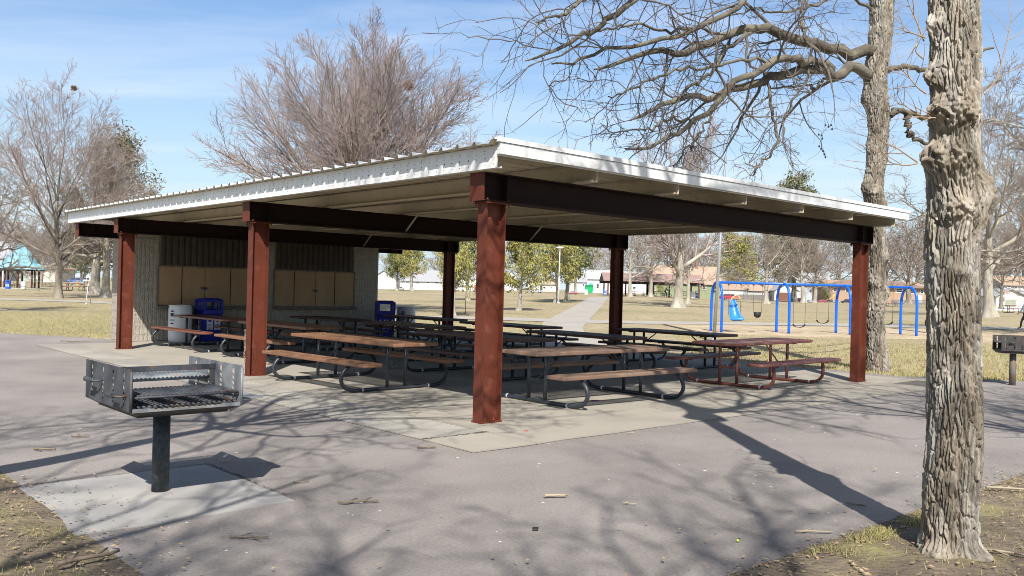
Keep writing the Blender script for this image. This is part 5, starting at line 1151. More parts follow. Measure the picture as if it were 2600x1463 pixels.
# ------------------------------------------------------------------ bare trees
def vase_tree(seed, H=18.0, r0=.42, fork=3.2, nl=16, spread=1.0, wob=.08, up=.5, n2=13, n3=8, n4=5, env=None, twig=.008, ang2=34, droop=0.0, gnarl=0.0, tipk=1.0, dome=False):
    """returns (trunk verts/faces, crown verts/faces) of a bare broadleaf tree of height H"""
    rg = np.random.default_rng(seed)
    env = env or (lambda e: .40 + .36*math.sin(e)**1.2)          # limb length over H as a function of elevation
    K = 9; zs = np.linspace(0, H*.62, K); tr = np.stack([np.cumsum(rg.normal(0, .06, K))*1.2, np.cumsum(rg.normal(0, .06, K))*1.2, zs], -1); tr[:, :2] -= tr[0, :2]
    tr = crv(tr, 20); t = np.linspace(0, 1, 20); R = r0*(1 - .80*t); R[0] *= 1.75; R[1] *= 1.22
    t0 = fork/(H*.62); limbs, LR = [], []; perm = np.random.default_rng(seed + 500).permutation(nl)
    for i in range(nl):
        u = t0 + (1 - t0)*((i + rg.random()*.6)/nl)**1.1*.98
        k = min(int(u*19), 18); st = tr[k]*(1 - (u*19-k)) + tr[k+1]*(u*19-k); az = i*2.399 + rg.normal(0, .3)
        el = math.radians(np.clip(22 + 58*((u - t0)/(1 - t0)) + rg.normal(0, 7), 8, 86)) if not dome else math.radians(np.clip(12 + 74*perm[i]/nl + rg.normal(0, 3), 8, 86))
        L_ = H*env(el)*(1 - (.50 if dome else .30)*(u - t0)/(1 - t0))*(rg.uniform(.85, 1.1) if not dome else rg.uniform(.92, 1.06))
        d = np.array([math.cos(az)*math.cos(el), math.sin(az)*math.cos(el), math.sin(el)]); p = st.copy(); pl = [p]
        n = 12; bend = rg.normal(0, 1, 3)*gnarl
        for s in range(n-1):
            d = d + np.array([0, 0, up])/n + wob*rg.normal(0, 1, 3)*(.7 + gnarl) + bend/n
            if rg.random() < .25*min(1, gnarl*3): bend = rg.normal(0, 1, 3)*gnarl*2.2
            d /= np.linalg.norm(d); p = p + d*L_/(n-1); pl.append(p)
        limbs.append(pl); rs = R[k]*rg.uniform(.42, .58); LR.append(rs*(1 - .86*np.linspace(0, 1, n)**.85) + .006)
    P1_, R1_ = np.array(limbs), np.array(LR)
    P2_, R2_ = spawn(P1_, R1_, rg, n2, .18, 1.0, ang2, 9, lambda pl, t: pl*(.46 - .30*t), 8, up*.6 - droop*.4, wob + gnarl*.25, .62, .008, .35)
    P3_, R3_ = spawn(P2_, R2_, rg, n3, .12, 1.0, ang2 + 2, 11, lambda pl, t: np.clip(pl*(.55 - .28*t), .35, 2.6), 6, up*.4 - droop, wob*1.2 + gnarl*.25, .62, twig*1.35, .5)
    P4_, R4_ = spawn(P3_, R3_, rg, n4, .15, 1.0, ang2 + 6, 13, lambda pl, t: np.clip(pl*(.55 - .2*t), .18, .9), 4, up*.3 - droop, wob*1.3, .7, twig, .6)
    trunk = join([tubes(tr[None], R[None], 14), tubes(P1_, R1_, 8)])
    crown = join([tubes(P2_, R2_, 5), tubes(P3_, R3_, 4), tubes(P4_, R4_*tipk, 3)])
    return trunk, crown
el_sp = False
def tree_thing(name, label, parts, mt, mc, loc, rz=0.0, sc=1.0, cat='tree', group=None):
    T = thing(name, label, cat, tuple(loc), rz, group); T.scale = (sc,)*3 if np.isscalar(sc) else sc
    mesh_np('trunk', *parts[0], mt, T); mesh_np('crown', *parts[1], mc, T); return T
def put(kind, label, px, pyb, top, rz, wide=1.0, Y=None, name=None):
    """stand a tree of a kind with its foot at a picture position and its top at row top"""
    p = G(px, pyb) if Y is None else at(px, pyb, Y); h = (pyb - top)*p[1]/F; src, H0 = KINDS[kind]; k = h/H0
    p = np.array(p); p[2] -= .05
    if src not in USED: USED.add(src); T = src; T.location = tuple(p); T.rotation_euler.z = rz; T.scale = (k*wide, k*wide, k); T['label'] = label
    else: T = dup(src, tuple(p), rz, label, (k*wide, k*wide, k))
    return T
USED = set(); KINDS = {}
def kind(key, name, H, mt, mc, cat='tree', group=None, **kw):
    T = tree_thing(name, '', vase_tree(H=H, **kw), M[mt], M[mc], (0, -200, 0), 0, 1, cat, group)
    me = [c for c in T.children if c.name.startswith('crown')][0].data; n = len(me.vertices); co_ = np.empty(n*3, np.float32); me.vertices.foreach_get('co', co_)
    KINDS[key] = (T, float(co_.reshape(-1, 3)[:, 2].max()))
kind('maple', 'bare_maple', 19, 'bark', 'twig_pink', seed=11, r0=.40, fork=2.2, nl=44, wob=.04, up=.36, n2=14, n3=9, n4=5, twig=.0085, ang2=28, dome=True, env=lambda e: .62 + .08*math.sin(e))
kind('maple2', 'bare_maple', 18, 'bark', 'twig_pink', seed=23, r0=.25, fork=3.0, nl=17, wob=.06, up=.5, n2=12, n3=8, n4=4, twig=.010, ang2=32, env=lambda e: .34 + .34*math.sin(e))
kind('oak', 'bare_oak', 15, 'bark_pale', 'twig_brown', seed=5, r0=.48, fork=3.2, nl=14, wob=.13, up=.25, n2=12, n3=8, n4=4, twig=.011, ang2=46, gnarl=.30, env=lambda e: .50 + .16*math.sin(e))
kind('oak2', 'bare_oak', 15, 'bark_pale', 'twig_brown', seed=8, r0=.46, fork=3.6, nl=13, wob=.14, up=.3, n2=12, n3=8, n4=4, twig=.011, ang2=48, gnarl=.34, env=lambda e: .46 + .2*math.sin(e))
kind('elm', 'bare_elm', 17, 'bark_pale', 'twig_brown', seed=31, r0=.44, fork=3.4, nl=12, wob=.08, up=.3, n2=12, n3=8, n4=4, twig=.012, ang2=38, droop=.15, gnarl=.12, env=lambda e: .46 + .24*math.sin(e))
kind('pale', 'bare_maple', 19, 'bark_pale', 'twig_pink', seed=64, r0=.62, fork=2.6, nl=11, wob=.06, up=.7, n2=14, n3=9, n4=5, twig=.011, ang2=34, env=lambda e: .44 + .30*math.sin(e))
kind('far', 'distant_bare_tree', 15, 'bark', 'twig_brown', seed=41, r0=.36, fork=2.6, nl=14, wob=.10, up=.35, n2=10, n3=6, n4=4, twig=.017, ang2=40, gnarl=.15, env=lambda e: .42 + .24*math.sin(e))
kind('far2', 'distant_bare_tree', 14, 'bark', 'twig_pink', seed=43, r0=.34, fork=2.2, nl=15, wob=.08, up=.45, n2=10, n3=6, n4=4, twig=.017, ang2=36, env=lambda e: .40 + .28*math.sin(e))
# the big crown behind the shelter and the trees at the left
put('maple', 'wide vase shaped bare maple with pinkish twigs, filling the sky above the shelter roof', 925, 770, 34, 2.4, 1.12, Y=52)
put('maple2', 'tall bare maple with twin trunks and pinkish top, right of the teal gazebo', 146, 757, 166, 1.0, 1.18)
put('elm', 'slim pale second trunk touching the tall left maple', 156, 757, 420, 2.2, .5)
put('oak', 'gnarled pale oak forking low, left of the serving building', 243, 748, 330, .9, 1.0)
put('oak2', 'straight pale oak trunk closest to the left end of the serving building', 268, 755, 300, 2.4, .8)
put('oak', 'dark leaning oak cut off by the left frame edge', -45, 790, 300, 1.5, .9)
put('oak2', 'low spreading bare oak right behind the teal gazebo', 102, 728, 590, 4.0, 1.15)
for i, (px, pb, top, k, rz, w, lab) in enumerate((
  (40, 716, 560, 'far2', .3, 1.2, 'reddish distant tree behind the teal gazebo roof'), (75, 714, 540, 'far', 2.3, 1.2, 'distant tree between the gazebo and the tall left maple'),
  (125, 714, 560, 'far', 1.3, 1.1, 'distant tree behind the small cream house'), (185, 713, 520, 'far2', 4.3, 1.1, 'distant tree behind the dark blue van'), (215, 713, 560, 'far', 5.3, 1.2, 'distant tree behind the white box truck'),
  (300, 714, 470, 'far', .8, 1.2, 'distant tree behind the left end of the shelter roof'), (-15, 714, 540, 'far', 3.3, 1.2, 'distant tree at the left edge behind the grey roofed house'), (380, 716, 500, 'far2', 3.0, 1.2, 'distant tree hidden mostly by the left shelter roof'))):
    put(k, lab, px, pb, top, rz, w, Y=290 + 9*i)
# trees seen under and beyond the roof to the right
put('elm', 'pale trunked tree with two rising limbs left of the far shelter post', 1600, 755, 470, .7, .8)
put('oak2', 'thick gnarled trunk in front of the far shelter', 1652, 753, 520, 1.9, .8)
put('pale', 'pale forked tree leaning right, with a pink crown above the roof', 1722, 781, 268, 1.6, .9)
put('oak', 'dark trunk close behind the pale forked tree', 1746, 771, 520, 3.1, .8)
put('maple2', 'pink tipped bare tree whose top shows over the middle of the roof edge', 1460, 750, 352, .2, .75, Y=165)
put('elm', 'bare multi limbed tree behind the bucket swing', 1946, 771, 520, 2.6, 1.15)
put('oak2', 'pale trunk leaning right beside the second lamp post', 2040, 769, 560, .3, 1.0)
put('oak', 'dark trunked bare oak between the second and third blue arches', 2068, 769, 590, 1.2, .8)
put('far', 'bare spreading tree in front of the brick apartment building', 2306, 772, 560, .9, 1.5, Y=150)
put('elm', 'grey smooth trunk rising out of frame just right of the furrowed trunk', 2514, 806, 120, 1.1, .9)
put('oak2', 'brown trunk at the right edge beside the white garage', 2598, 786, 350, 2.0, .9)
put('far', 'slender bare tree in front of the white garage', 2542, 783, 560, 3.3, .9, Y=120)
put('oak', 'bare oak at the right frame edge with dark limbs reaching inward', 2790, 820, 30, 2.9, 1.1, Y=42)
for i, (px, top, k, w) in enumerate(((1000, 620, 'far', 1.3), (1120, 610, 'far2', 1.3), (1240, 600, 'far', 1.3), (1340, 590, 'far2', 1.2), (1500, 600, 'far', 1.3), (1545, 610, 'far2', 1.2), (1620, 560, 'far', 1.3), (1690, 560, 'far2', 1.3), (1780, 590, 'far', 1.3), (1850, 560, 'far2', 1.3), (1915, 600, 'far', 1.2), (1985, 560, 'far', 1.3), (2060, 560, 'far2', 1.3), (2130, 570, 'far', 1.3), (2190, 540, 'far', 1.4), (2250, 560, 'far2', 1.3), (2330, 530, 'far', 1.4), (2400, 540, 'far2', 1.4), (2470, 520, 'far', 1.4), (2550, 540, 'far2', 1.4), (2640, 500, 'far', 1.4))):
    yb = 742 + (px - 1500)*.03; names = ['above the long white fence', 'behind the slanting cedar', 'behind the near column', 'behind the right hand cedar', 'above the green dumpster', 'left of the far shelter ridge', 'above the left half of the far shelter', 'above the right half of the far shelter', 'above the sage green house', 'above the red car', 'behind the blue moulded swing', 'behind the second blue arch', 'above the grey two storey house', 'left of the far right column', 'behind the burled tree', 'above the left part of the brick building', 'above the last blue arch', 'hidden by the furrowed trunk', 'left of the grey smooth trunk', 'above the white garage', 'at the very right edge']
    put(k, 'distant leafless tree ' + names[i], px, yb, top, i*1.3, w, Y=320 + 17*(i % 5))
# ------------------------------------------------------------------ evergreens: trunk and crown of many small leaf clumps
def leaves(C, rg, n_per, size, spread, droop=.0):
    N = len(C)*n_per; c = np.repeat(C, n_per, 0) + rg.normal(0, spread, (N, 3))
    d = rg.normal(0, 1, (N, 3)); d[:, 2] -= droop; d /= np.linalg.norm(d, axis=1, keepdims=True); u = np.cross(d, rg.normal(0, 1, (N, 3))); u /= np.linalg.norm(u, axis=1, keepdims=True)
    s = size*rg.uniform(.5, 1.4, (N, 1)); V = np.stack([c - d*s, c + u*s*.34, c + d*s, c - u*s*.34], 1)
    return V.reshape(-1, 3), np.arange(N*4).reshape(-1, 4)
def evergreen(seed, H, r0, bare, width, nl, leaf, per, spread, droop, up=.15, top=.9, conical=.6, lean=0.0, fork=0):
    rg = np.random.default_rng(seed); K = 16; zs = np.linspace(0, H*top, K); tr = np.stack([np.cumsum(rg.normal(0, .05, K)) + lean*zs, np.cumsum(rg.normal(0, .05, K)), zs], -1); tr[:, :2] -= tr[0, :2]
    t = np.linspace(0, 1, K); R = r0*(1 - .85*t); R[0] *= 1.7; R[1] *= 1.15; limbs, LR = [], []
    for i in range(nl):
        u = bare + (1 - bare)*(i + rg.random())/nl; k = min(int(u*(K-1)), K-2); st = tr[k] + (tr[k+1]-tr[k])*(u*(K-1)-k); az = i*2.399 + rg.normal(0, .3); v = (u - bare)/(1 - bare)
        Lm = width*(1 - conical*v)*rg.uniform(.65, 1.15)*(.75 + .5*min(1, v*4)); el = rad(12 + 40*v + rg.normal(0, 9)); d = np.array([math.cos(az)*math.cos(el), math.sin(az)*math.cos(el), math.sin(el)]); p = st; pl = [p]
        for s in range(7): d = d + np.array([0, 0, up])/7 + .10*rg.normal(0, 1, 3); d /= np.linalg.norm(d); p = p + d*Lm/7; pl.append(p)
        limbs.append(pl); LR.append(R[k]*.38*(1 - .8*np.linspace(0, 1, 8)) + .006)
    P1_, R1_ = np.array(limbs), np.array(LR); P2_, R2_ = spawn(P1_, R1_, rg, 8, .25, 1.0, 48, 14, lambda pl, t: pl*(.42 - .2*t) + .15, 5, -droop*.2, .14, .6, .006, .5)
    C = np.concatenate([P2_[:, 1:].reshape(-1, 3), P1_[:, 4:].reshape(-1, 3)]); keep = rg.random(len(C)) < .8
    return join([tubes(tr[None], R[None], 12), tubes(P1_, R1_, 6), tubes(P2_, R2_, 4)]), leaves(C[keep], rg, per, leaf, spread, droop)
def ev_kind(key, name, mt, mc, H, cat, **kw):
    T = tree_thing(name, '', evergreen(H=H, **kw), M[mt], M[mc], (0, -200, 0), 0, 1, cat); KINDS[key] = (T, H)
ev_kind('cedar', 'cedar_tree', 'bark_pale', 'cedar', 8.0, 'cedar', seed=3, r0=.22, bare=.26, width=2.7, nl=46, leaf=.15, per=5, spread=.19, droop=.9, conical=.45)
ev_kind('cedar2', 'cedar_tree', 'bark_pale', 'cedar', 8.0, 'cedar', seed=6, r0=.24, bare=.30, width=2.9, nl=40, leaf=.16, per=5, spread=.19, droop=.8, conical=.35, lean=.03)
ev_kind('cedar3', 'cedar_tree', 'bark_pale', 'cedar_dk', 8.0, 'cedar', seed=9, r0=.24, bare=.28, width=3.1, nl=42, leaf=.16, per=6, spread=.2, droop=.7, conical=.4)
ev_kind('pine', 'pine_tree', 'bark', 'pine', 15.0, 'pine', seed=14, r0=.30, bare=.22, width=3.8, nl=44, leaf=.19, per=8, spread=.28, droop=.1, conical=.5)
ev_kind('pine_b', 'pine_tree', 'bark', 'pine_brown', 14.0, 'pine', seed=17, r0=.32, bare=.2, width=3.8, nl=50, leaf=.17, per=6, spread=.30, droop=.2, conical=.45)
put('cedar3', 'dense dark cedar with a bare trunk right of the white garage', 1008, 738, 620, .3, 1.0)
put('cedar', 'yellowish cedar with a pale trunk in front of the white picket fence', 1046, 739, 585, 1.0, .95)
put('cedar2', 'slanting slim cedar close behind the back left column', 1153, 803, 560, 1.6, .62)
put('cedar3', 'stout cedar with a forked trunk left of the near column', 1188, 763, 575, 2.1, .85)
put('cedar', 'nearest right hand cedar with a stripped pale trunk and drooping leaves', 1316, 789, 572, 3.3, .98)
put('cedar2', 'cedar behind the white lamp post, thick trunked', 1412, 769, 585, 4.2, 1.0)
put('cedar3', 'darker cedar just right of the white lamp post', 1438, 766, 570, 5.0, 1.0)
put('cedar', 'round leafy cedar behind the blue moulded swing seat', 1876, 757, 606, .9, 1.35)
put('pine', 'tall dark pine behind the second blue swing arch', 2016, 767, 448, .5, 1.0)
put('pine', 'dark green pine mass behind the white box truck', 205, 715, 610, 2.0, 1.6, Y=260)
put('pine_b', 'browning pine rising behind the gnarled oaks at the left', 300, 760, 352, 1.3, 1.0, Y=92)
put('cedar3', 'small dark evergreen beside the brick apartment building', 2098, 768, 733, .2, 1.1, Y=228)
put('cedar', 'clipped yellow green evergreen under the far shelter by the sage house', 1677, 752, 713, .2, .9, Y=165)
put('pine', 'dark evergreen behind the gazebo and tall left maple', 95, 714, 655, 3.0, 1.2, Y=270)
# nests
for (px, py, Y, s, lab) in ((1038, 219, 50.5, .28, 'brown leaf nest high in the pink maple above the roof'), (188, 224, 66, .24, 'small brown leaf nest in the top of the tall left maple')):
    rg = np.random.default_rng(int(px)); n = 500; d = rg.normal(0, 1, (n, 3)); d /= np.linalg.norm(d, axis=1, keepdims=True); c = d*s*rg.uniform(.3, 1, (n, 1))*[1, 1, .8]
    V, Fq = leaves(c, rg, 1, s*.3, .02); o = mesh_np('leaf_nest', V, Fq, M['nest'], smooth=False); o.location = at(px, py, Y); tag(o, lab, 'nest')

# ------------------------------------------------------------------ the burled tree beyond the far right column, with its traced limbs
def vnoise(x, y, px=0, seed=0):
    """smooth value noise, periodic in x with px cells"""
    def h(i, j):
        if px: i = np.mod(i, px)
        v = np.sin(i*127.1 + j*311.7 + seed*74.7)*43758.5453; return v - np.floor(v)
    i, j = np.floor(x), np.floor(y); u, v = x-i, y-j; u = u*u*(3-2*u); v = v*v*(3-2*v)
    return (h(i, j)*(1-u) + h(i+1, j)*u)*(1-v) + (h(i, j+1)*(1-u) + h(i+1, j+1)*u)*v
def cells(x, y, px, seed=0):
    """F1, F2 of jittered cells, periodic in x"""
    i, j = np.floor(x), np.floor(y); f1 = np.full(x.shape, 9.0); f2 = np.full(x.shape, 9.0); idv = np.zeros(x.shape)
    for di in (-1, 0, 1):
        for dj in (-1, 0, 1):
            ci, cj = np.mod(i+di, px), j+dj
            a = np.sin(ci*127.1 + cj*311.7 + seed)*43758.5453; a -= np.floor(a); b = np.sin(ci*269.5 + cj*183.3 + seed*1.7)*43758.5453; b -= np.floor(b)
            d = np.hypot(i+di+a-x, j+dj+b-y); m = d < f1; f2 = np.where(m, f1, np.minimum(f2, d)); idv = np.where(m, a, idv); f1 = np.where(m, d, f1)
    return f1, f2, idv
def bark_trunk(name, parent, line, radii, m, nth, nz, ncell, cellh, depth, burls=(), seed=0, mat_=None):
    """line: points, radii: same count; deep furrowed plates as real relief"""
    C = crv(line, nz); zc = C[:, 2]; Rr = np.interp(np.linspace(0, 1, nz), np.linspace(0, 1, len(radii)), radii); k = np.array([.25, .5, .25]); 
    for _ in range(6): Rr[1:-1] = np.convolve(Rr, k, 'valid')
    th = np.arange(nth)*2*np.pi/nth; TH_, ZZ = np.meshgrid(th, np.concatenate([[0], np.cumsum(np.linalg.norm(np.diff(C, axis=0), axis=1))]))
    u = TH_/(2*np.pi); n1 = vnoise(u*7, ZZ*2.2, 7, seed)
    uu = u*ncell + 1.1*(vnoise(u*6, ZZ*3.0, 6, seed+1) - .5) + .55*(vnoise(u*13, ZZ*9, 13, seed+5) - .5); vv = ZZ/cellh + .9*(vnoise(u*ncell, ZZ/cellh*2, ncell, seed+2))
    f1, f2, idv = cells(uu, vv, ncell, seed); e = f2 - f1
    rel = np.clip((e - .08)*3.2, 0, 1); rel = rel*rel*(3 - 2*rel)*(.6 + .55*idv)
    f1b, f2b, idb = cells(uu*2, vv*3.0, ncell*2, seed+9); rel += .16*np.clip((f2b - f1b)*2, 0, 1)**.7*(.5+idb)
    fine = .22*(vnoise(u*ncell*7, ZZ*60, ncell*7, seed+3) - .5) + .30*(vnoise(u*ncell*3, ZZ*26, ncell*3, seed+4) - .5)
    disp = depth*(rel - .75 + .7*fine) + .10*Rr[:, None]*(n1 - .5)
    for (bz, ba, bh, bw, amp, rough) in burls:
        da = (TH_ - ba + np.pi) % (2*np.pi) - np.pi; g_ = np.exp(-(da/bw)**2 - ((ZZ - bz)/bh)**2)
        lump = .55 + .75*vnoise(TH_*9 + 3*ZZ, ZZ*30, 0, seed+7) ; f1c, f2c, _i = cells(TH_*8/1.0, ZZ*26, 10**6, seed+4)
        disp = disp*(1 - .75*np.clip(g_*1.2, 0, 1)) + amp*g_*(.75 + rough*(lump - .9) + rough*.55*(.5 - f1c))
    rr = Rr[:, None] + disp; T = np.gradient(C, axis=0); T /= np.linalg.norm(T, axis=1, keepdims=True)
    X = np.array([1.0, 0, 0]); U = X - T*(T @ X)[:, None]; U /= np.linalg.norm(U, axis=1, keepdims=True); Vv = np.cross(T, U)
    P = C[:, None, :] + rr[..., None]*(np.cos(th)[None, :, None]*U[:, None, :] + np.sin(th)[None, :, None]*Vv[:, None, :])
    idx = np.arange(nz*nth).reshape(nz, nth); nx_ = np.roll(idx, -1, 1); Fq = np.stack([idx[:-1], nx_[:-1], nx_[1:], idx[1:]], -1).reshape(-1, 4)
    o = mesh_np(name, P.reshape(-1, 3), Fq, mat_ or M['bark_near'], parent)
    tone = .5*idv + .5*idb + .8*(vnoise(TH_*3, ZZ*5, 0, seed+21) - .5)
    at_ = o.data.attributes.new('tone', 'FLOAT', 'POINT'); at_.data.foreach_set('value', tone.astype(np.float32).ravel()); return o
def plate_tones(m):
    nt = m.node_tree; N = nt.nodes; L = nt.links; bs = N['Principled BSDF']; src = bs.inputs['Base Color'].links[0].from_socket
    a = N.new('ShaderNodeAttribute'); a.attribute_name = 'tone'; mr = N.new('ShaderNodeMapRange'); mr.inputs['From Min'].default_value = .15; mr.inputs['From Max'].default_value = .85; mr.inputs['To Min'].default_value = .58; mr.inputs['To Max'].default_value = 1.22; L.new(a.outputs['Fac'], mr.inputs['Value'])
    mu = N.new('ShaderNodeMix'); mu.data_type = 'RGBA'; mu.blend_type = 'MULTIPLY'; mu.inputs[0].default_value = 1; L.new(src, mu.inputs[6]); L.new(mr.outputs[0], mu.inputs[7]); L.new(mu.outputs[2], bs.inputs['Base Color'])
plate_tones(M['bark_near']); plate_tones(M['bark_burled'])
Y2 = 19.6; base2 = G(2226, 941); o2 = np.array(base2)
T2_ = thing('burled_tree', 'burled bare tree behind the far right column with long limbs arching over the roof', 'tree', tuple(base2))
loc2 = lambda px, py, Y=Y2: np.array(at(px, py, Y)) - o2
line2 = [loc2(2229, 950), loc2(2226, 880), loc2(2220, 780), loc2(2229, 640), loc2(2219, 500), loc2(2229, 380), loc2(2230, 290), loc2(2223, 200), loc2(2236, 100), loc2(2240, 0), loc2(2243, -120), loc2(2240, -300)]
s2 = Y2/F
bark_trunk('trunk', T2_, line2, [r*s2*.88 for r in (37, 27, 23.5, 23.5, 25, 27, 29, 31, 29, 33, 30, 22)], None, 200, 620, 34, .24, .036,
  burls=((2.05, 4.3, .16, .75, .16, .8), (1.55, 4.6, .28, 1.3, .10, .8), (1.85, 5.8, .22, .7, .12, .7), (4.05, 4.2, .18, .9, .13, .7), (4.2, 3.3, .14, .5, .14, .6), (3.75, 5.6, .2, .8, .10, .6), (3.3, 3.5, .15, .6, .09, .6), (5.1, 3.4, .2, .6, .10, .5), (6.3, 4.5, .14, .7, .08, .5), (6.2, 3.1, .22, .6, .15, .4), (7.6, 3.2, .18, .5, .08, .3), (2.6, 5.2, .12, .6, .09, .6), (2.9, 3.6, .12, .5, .08, .6)), seed=3, mat_=M['bark_burled'])
rg = np.random.default_rng(77)
limb_px = [  # (points (px, py, distance), start radius in px, end radius)
 ([(2226, 132, 19.6), (2180, 137, 19.4), (2156, 136, 19.3), (2105, 118, 19.0), (2054, 101, 18.7), (2003, 90, 18.4), (1949, 74, 18.1), (1912, 73, 17.9), (1882, 79, 17.7), (1834, 95, 17.4), (1784, 113, 17.1), (1733, 140, 16.8), (1684, 128, 16.5), (1630, 138, 16.2), (1570, 160, 15.9), (1510, 178, 15.6)], 13.5, 2.2),
 ([(2215, 205, 19.6), (2190, 185, 19.3), (2166, 166, 19.1), (2132, 192, 18.9), (2088, 180, 18.6), (2037, 183, 18.3), (1987, 187, 18.0), (1949, 203, 17.8), (1902, 214, 17.5), (1851, 231, 17.2), (1807, 249, 16.9), (1753, 243, 16.6), (1700, 262, 16.3), (1650, 285, 16.0), (1600, 300, 15.7)], 13, 2.0),
 ([(2110, 190, 18.8), (2104, 164, 18.6), (2070, 157, 18.3), (2037, 155, 18.0), (2014, 145, 17.8), (1970, 160, 17.5), (1919, 184, 17.1), (1875, 201, 16.8), (1845, 232, 16.6), (1818, 266, 16.4), (1767, 306, 16.1), (1735, 326, 15.9), (1690, 350, 15.6), (1640, 372, 15.4), (1590, 385, 15.1)], 9, 2.0),
 ([(1949, 206, 17.8), (1955, 240, 17.7), (1963, 287, 17.6), (1973, 342, 17.5), (1966, 373, 17.4), (1936, 407, 17.3), (1922, 430, 17.2), (1912, 450, 17.2)], 4.8, 1.6),
 ([(2038, 60, 18.6), (2042, 85, 18.5), (2054, 110, 18.4), (2058, 160, 18.3), (2050, 213, 18.2), (2024, 238, 18.1), (1998, 290, 18.0), (1991, 340, 17.9), (2002, 390, 17.8)], 5.2, 1.3),
 ([(2112, 205, 18.8), (2085, 206, 18.7), (2063, 226, 18.6), (2052, 214, 18.5), (2020, 222, 18.4), (1995, 219, 18.2), (1965, 229, 18.0), (1920, 270, 17.7), (1880, 310, 17.4)], 4.4, 1.3),
 ([(1912, 73, 17.9), (1880, 100, 17.6), (1850, 122, 17.4), (1826, 150, 17.1), (1800, 185, 16.9), (1775, 210, 16.7), (1745, 222, 16.5), (1715, 270, 16.2), (1702, 312, 16.0)], 6.5, 1.6),
 ([(2238, 40, 19.7), (2150, -10, 19.3), (2060, 16, 18.8), (1981, 30, 18.4), (1930, 24, 18.2), (1860, 40, 17.8)], 5, 1.3),
 ([(2240, -60, 19.7), (2120, -70, 19.0), (2050, -30, 18.4), (2036, 40, 18.0), (2034, 80, 17.8)], 6, 3.4),
 ([(2240, -100, 19.7), (2060, -130, 18.4), (1930, -80, 17.4), (1890, 0, 16.9), (1800, 60, 16.3), (1720, 90, 15.8), (1640, 110, 15.3), (1560, 120, 14.9), (1470, 155, 14.5), (1400, 165, 14.1)], 9, 1.6),
 ([(2240, -140, 19.7), (2000, -190, 17.8), (1820, -120, 16.2), (1700, -40, 15.2), (1570, 30, 14.4), (1520, 70, 14.1), (1470, 95, 13.8), (1400, 125, 13.5), (1335, 150, 13.2)], 10, 1.3),
 ([(1820, -120, 16.2), (1700, -90, 15.0), (1560, -40, 14.0), (1480, 0, 13.6), (1440, 35, 13.4), (1400, 48, 13.2), (1365, 55, 13.0)], 6, 1.2),
 ([(2245, 178, 19.8), (2290, 172, 20.4), (2350, 180, 21), (2420, 170, 21.8), (2520, 120, 23)], 9.5, 4),
 ([(2240, 315, 19.7), (2262, 292, 19.6), (2281, 281, 19.6), (2325, 292, 19.8), (2360, 300, 20.2), (2440, 260, 21), (2540, 200, 22)], 11, 3),
 ([(2300, 290, 19.7), (2305, 320, 19.7), (2312, 345, 19.7), (2335, 355, 19.8), (2370, 380, 20.2)], 9.5, 4),
 ([(1970, 160, 17.5), (1900, 150, 16.9), (1820, 168, 16.2), (1740, 176, 15.6), (1660, 196, 15.1), (1590, 230, 14.7), (1545, 252, 14.4)], 4.5, 1.4),
 ([(1834, 95, 17.4), (1770, 70, 16.8), (1690, 78, 16.2), (1610, 60, 15.6), (1520, 75, 15.0), (1440, 96, 14.6)], 4.5, 1.2),
 ([(1851, 231, 17.2), (1800, 300, 16.9), (1765, 360, 16.7), (1728, 405, 16.5), (1700, 440, 16.4)], 4, 1.2),
 ([(1767, 306, 16.1), (1710, 300, 15.8), (1650, 330, 15.4), (1600, 330, 15.1), (1540, 345, 14.8)], 3.6, 1.1),
]
LP, LRr = [], []
for pts, ra, rb in limb_px:
    p = crv([loc2(*q) for q in pts], 26); n = 26; p[1:] += rg.normal(0, .028, (25, 3)); LP.append(p); LRr.append(np.linspace(1, 0, n)**.62*(ra*(1.08 if ra > 8.9 and len(LP) < 4 else .80)-rb*.8)*s2 + rb*.8*s2)
LP, LRr = np.array(LP), np.array(LRr)
mesh_np('limb', *tubes(LP, LRr, 12), M['bark_limb'], T2_)
main = [i for i in range(len(LP)) if i not in (12, 13, 14)]
A_, RA_ = spawn(LP[main], LRr[main], rg, 8, .22, 1.0, 50, 17, lambda pl, t: np.clip(pl*.26*(1.15 - .6*t), .4, 1.7), 10, -.5, .22, .40, .008, .35)
B_, RB_ = spawn(A_, RA_, rg, 4, .15, 1.0, 42, 15, lambda pl, t: np.clip(pl*.5, .25, 1.0), 6, -.25, .20, .6, .005, .5)
C_, RC_ = spawn(B_, RB_, rg, 3, .15, 1.0, 46, 16, lambda pl, t: np.clip(pl*.5, .10, .42), 4, -.2, .22, .7, .0028, .6)
D_, RD_ = spawn(LP[main], LRr[main], rg, 5, .1, 1.0, 62, 18, lambda pl, t: np.full(len(t), .7), 6, .6, .2, .3, .005, .4)
E_, RE_ = spawn(D_, RD_, rg, 5, .2, 1.0, 45, 15, lambda pl, t: np.full(len(t), .35), 4, .4, .2, .7, .003, .6)
mesh_np('crown', *join([tubes(A_, RA_, 6), tubes(B_, RB_, 4), tubes(C_, RC_, 3), tubes(D_, RD_, 4), tubes(E_, RE_, 3)]), M['twig_dark'], T2_)
